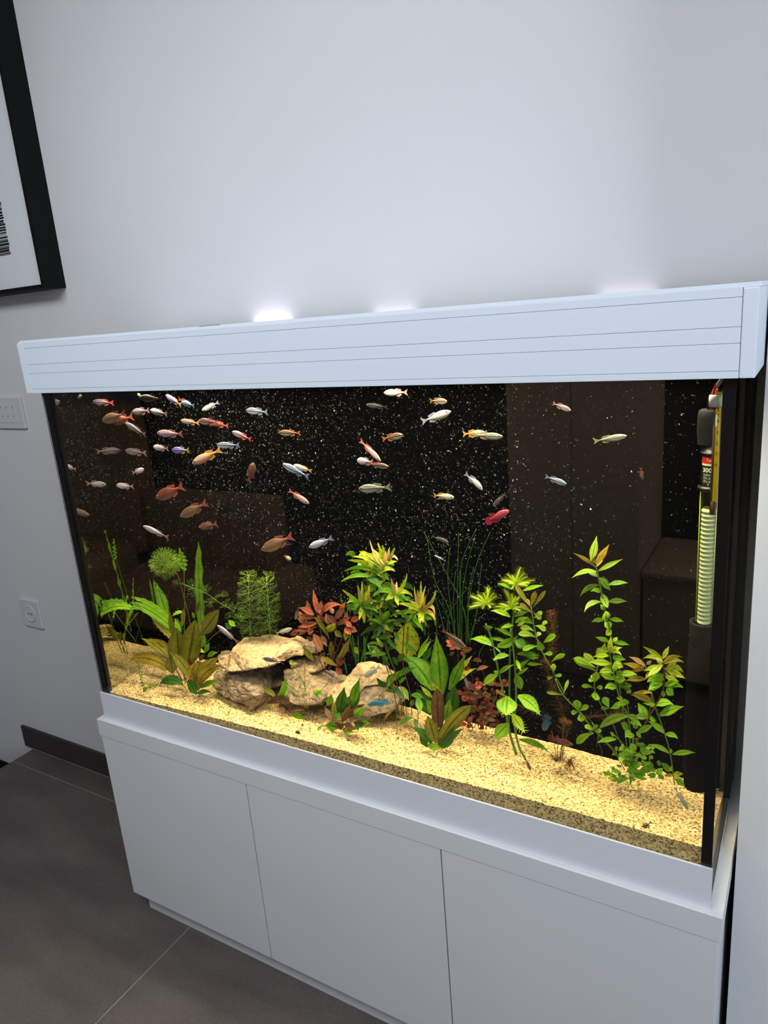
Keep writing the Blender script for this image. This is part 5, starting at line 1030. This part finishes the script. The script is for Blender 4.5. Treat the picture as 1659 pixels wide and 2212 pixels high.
lathe('inner_sleeve', [(0, hz(1092)), (.009, hz(1086)), (.0115, hz(1076)), (.0115, hz(1060))], (HX, HY, 0), M_grey, ht)
n = 27; zt, zb = hz(1096), hz(1345); pr = []
for k in range(n):
    z = zb+(zt-zb)*k/n; d = (zt-zb)/n; pr += [(.0112, z), (.0112, z+d*.5), (.0085, z+d*.55), (.0085, z+d*.95)]
lathe('heating_core', pr, (HX, HY, 0), M_rib, ht)
tube('wire', [(HX+.0125, HY-.004, hz(1096)), (HX+.0125, HY-.004, hz(1345))], .0012, M_rib, ht)
tube('wire', [(HX-.0132, HY-.003, hz(1060)), (HX-.0132, HY-.003, hz(1345))], .0009, plain('green_yellow_wire', (180, 190, 20), .4), ht)
tube('power_cord', [(HX-.006, HY, hz(886)), (HX-.004, HY, hz(860)), (HX+.004, HY, hz(835)), (HX+.012, HY+.01, hz(815)), (HX+.014, HY+.02, 1.50)], .0035, M_blackpl, ht, 8)
lathe('holder_cup', [(0, hz(1400)), (.0185, hz(1395)), (.0205, hz(1370)), (.0215, hz(1347)), (.0215, hz(1344)), (.0165, hz(1344)), (.016, hz(1350))], (HX-.002, HY, 0), M_grey, ht)
FX_, FY_ = HX-.012, .234
fi = empty('filter_intake', (FX_, FY_, .69), 'dark cylindrical filter intake below the heater in the right rear corner', 'filter')
lathe('intake_body', [(.0, .665), (.019, .665), (.022, .75), (.022, .90), (.020, hz(1404)-.02), (0, hz(1404)-.018)], (FX_, FY_, 0), M_matte, fi)
for k in range(10): lathe('slot', [(.0215, .71+k*.012), (.0226, .7115+k*.012), (.0215, .713+k*.012)], (FX_, FY_, 0), M_matte, fi, 16)

th_y = .05; ta, tb = P(1554, 842, th_y), P(1546, 1086, th_y)
te = empty('thermometer', (ta.x, th_y, tb.z), 'thin glass thermometer with yellow numbered scale at the right front corner', 'thermometer')
TX = (ta.x+tb.x)/2-.001; zt, zb = ta.z, tb.z
bm = bmesh.new(); addbox(bm, TX-.0035, TX+.0035, th_y-.0012, th_y, zb, zt-.003); finish('scale_strip', bm, M_ther, te)
tube('glass_tube', [(TX-.001, th_y, zb-.018), (TX-.001, th_y, zt+.001)], .0055, M_tubeg, te, 10)
tube('bulb', [(TX-.0015, th_y, zb-.018), (TX-.0015, th_y, zb+.002)], .004, M_num, te, 8); tube('fluid_column', [(TX-.0042, th_y-.001, zb), (TX-.0042, th_y-.001, zt-.05)], .0014, M_num, te, 6)
lathe('suction_cup', [(.0, 0), (.0095, .001), (.0095, .017), (.0, .018)], (TX-.004, th_y+.004, P(1550, 880, th_y).z), M_txt, te)
lathe('clip', [(.0, 0), (.0068, .001), (.0055, .012), (.004, .026), (.0, .040)], (TX-.006, th_y+.006, P(1550, 887, th_y).z), M_red, te)
def flat_text(txt, size, x, z, mat, par, y):
    cu = bpy.data.curves.new('t', 'FONT'); cu.body = txt; cu.size = size; cu.align_x = 'CENTER'; cu.align_y = 'CENTER'; cu.resolution_u = 2
    to = bpy.data.objects.new('t', cu); COL.objects.link(to); dg = bpy.context.evaluated_depsgraph_get(); dg.update()
    me = bpy.data.meshes.new_from_object(to.evaluated_get(dg)); bpy.data.objects.remove(to)
    for v in me.vertices: v.co = Vector((x+v.co.x, y, z+v.co.y))-par.location
    me.materials.append(mat); o = bpy.data.objects.new('print', me); link(o, par)
for c_, py in (('5', 886), ('°C', 897), ('4', 910), ('3', 934), ('2', 958), ('1', 981), ('0', 1005)): flat_text(c_, .0068, TX+.0003, P(1550, py, th_y-.0015).z, M_num, te, th_y-.0016)
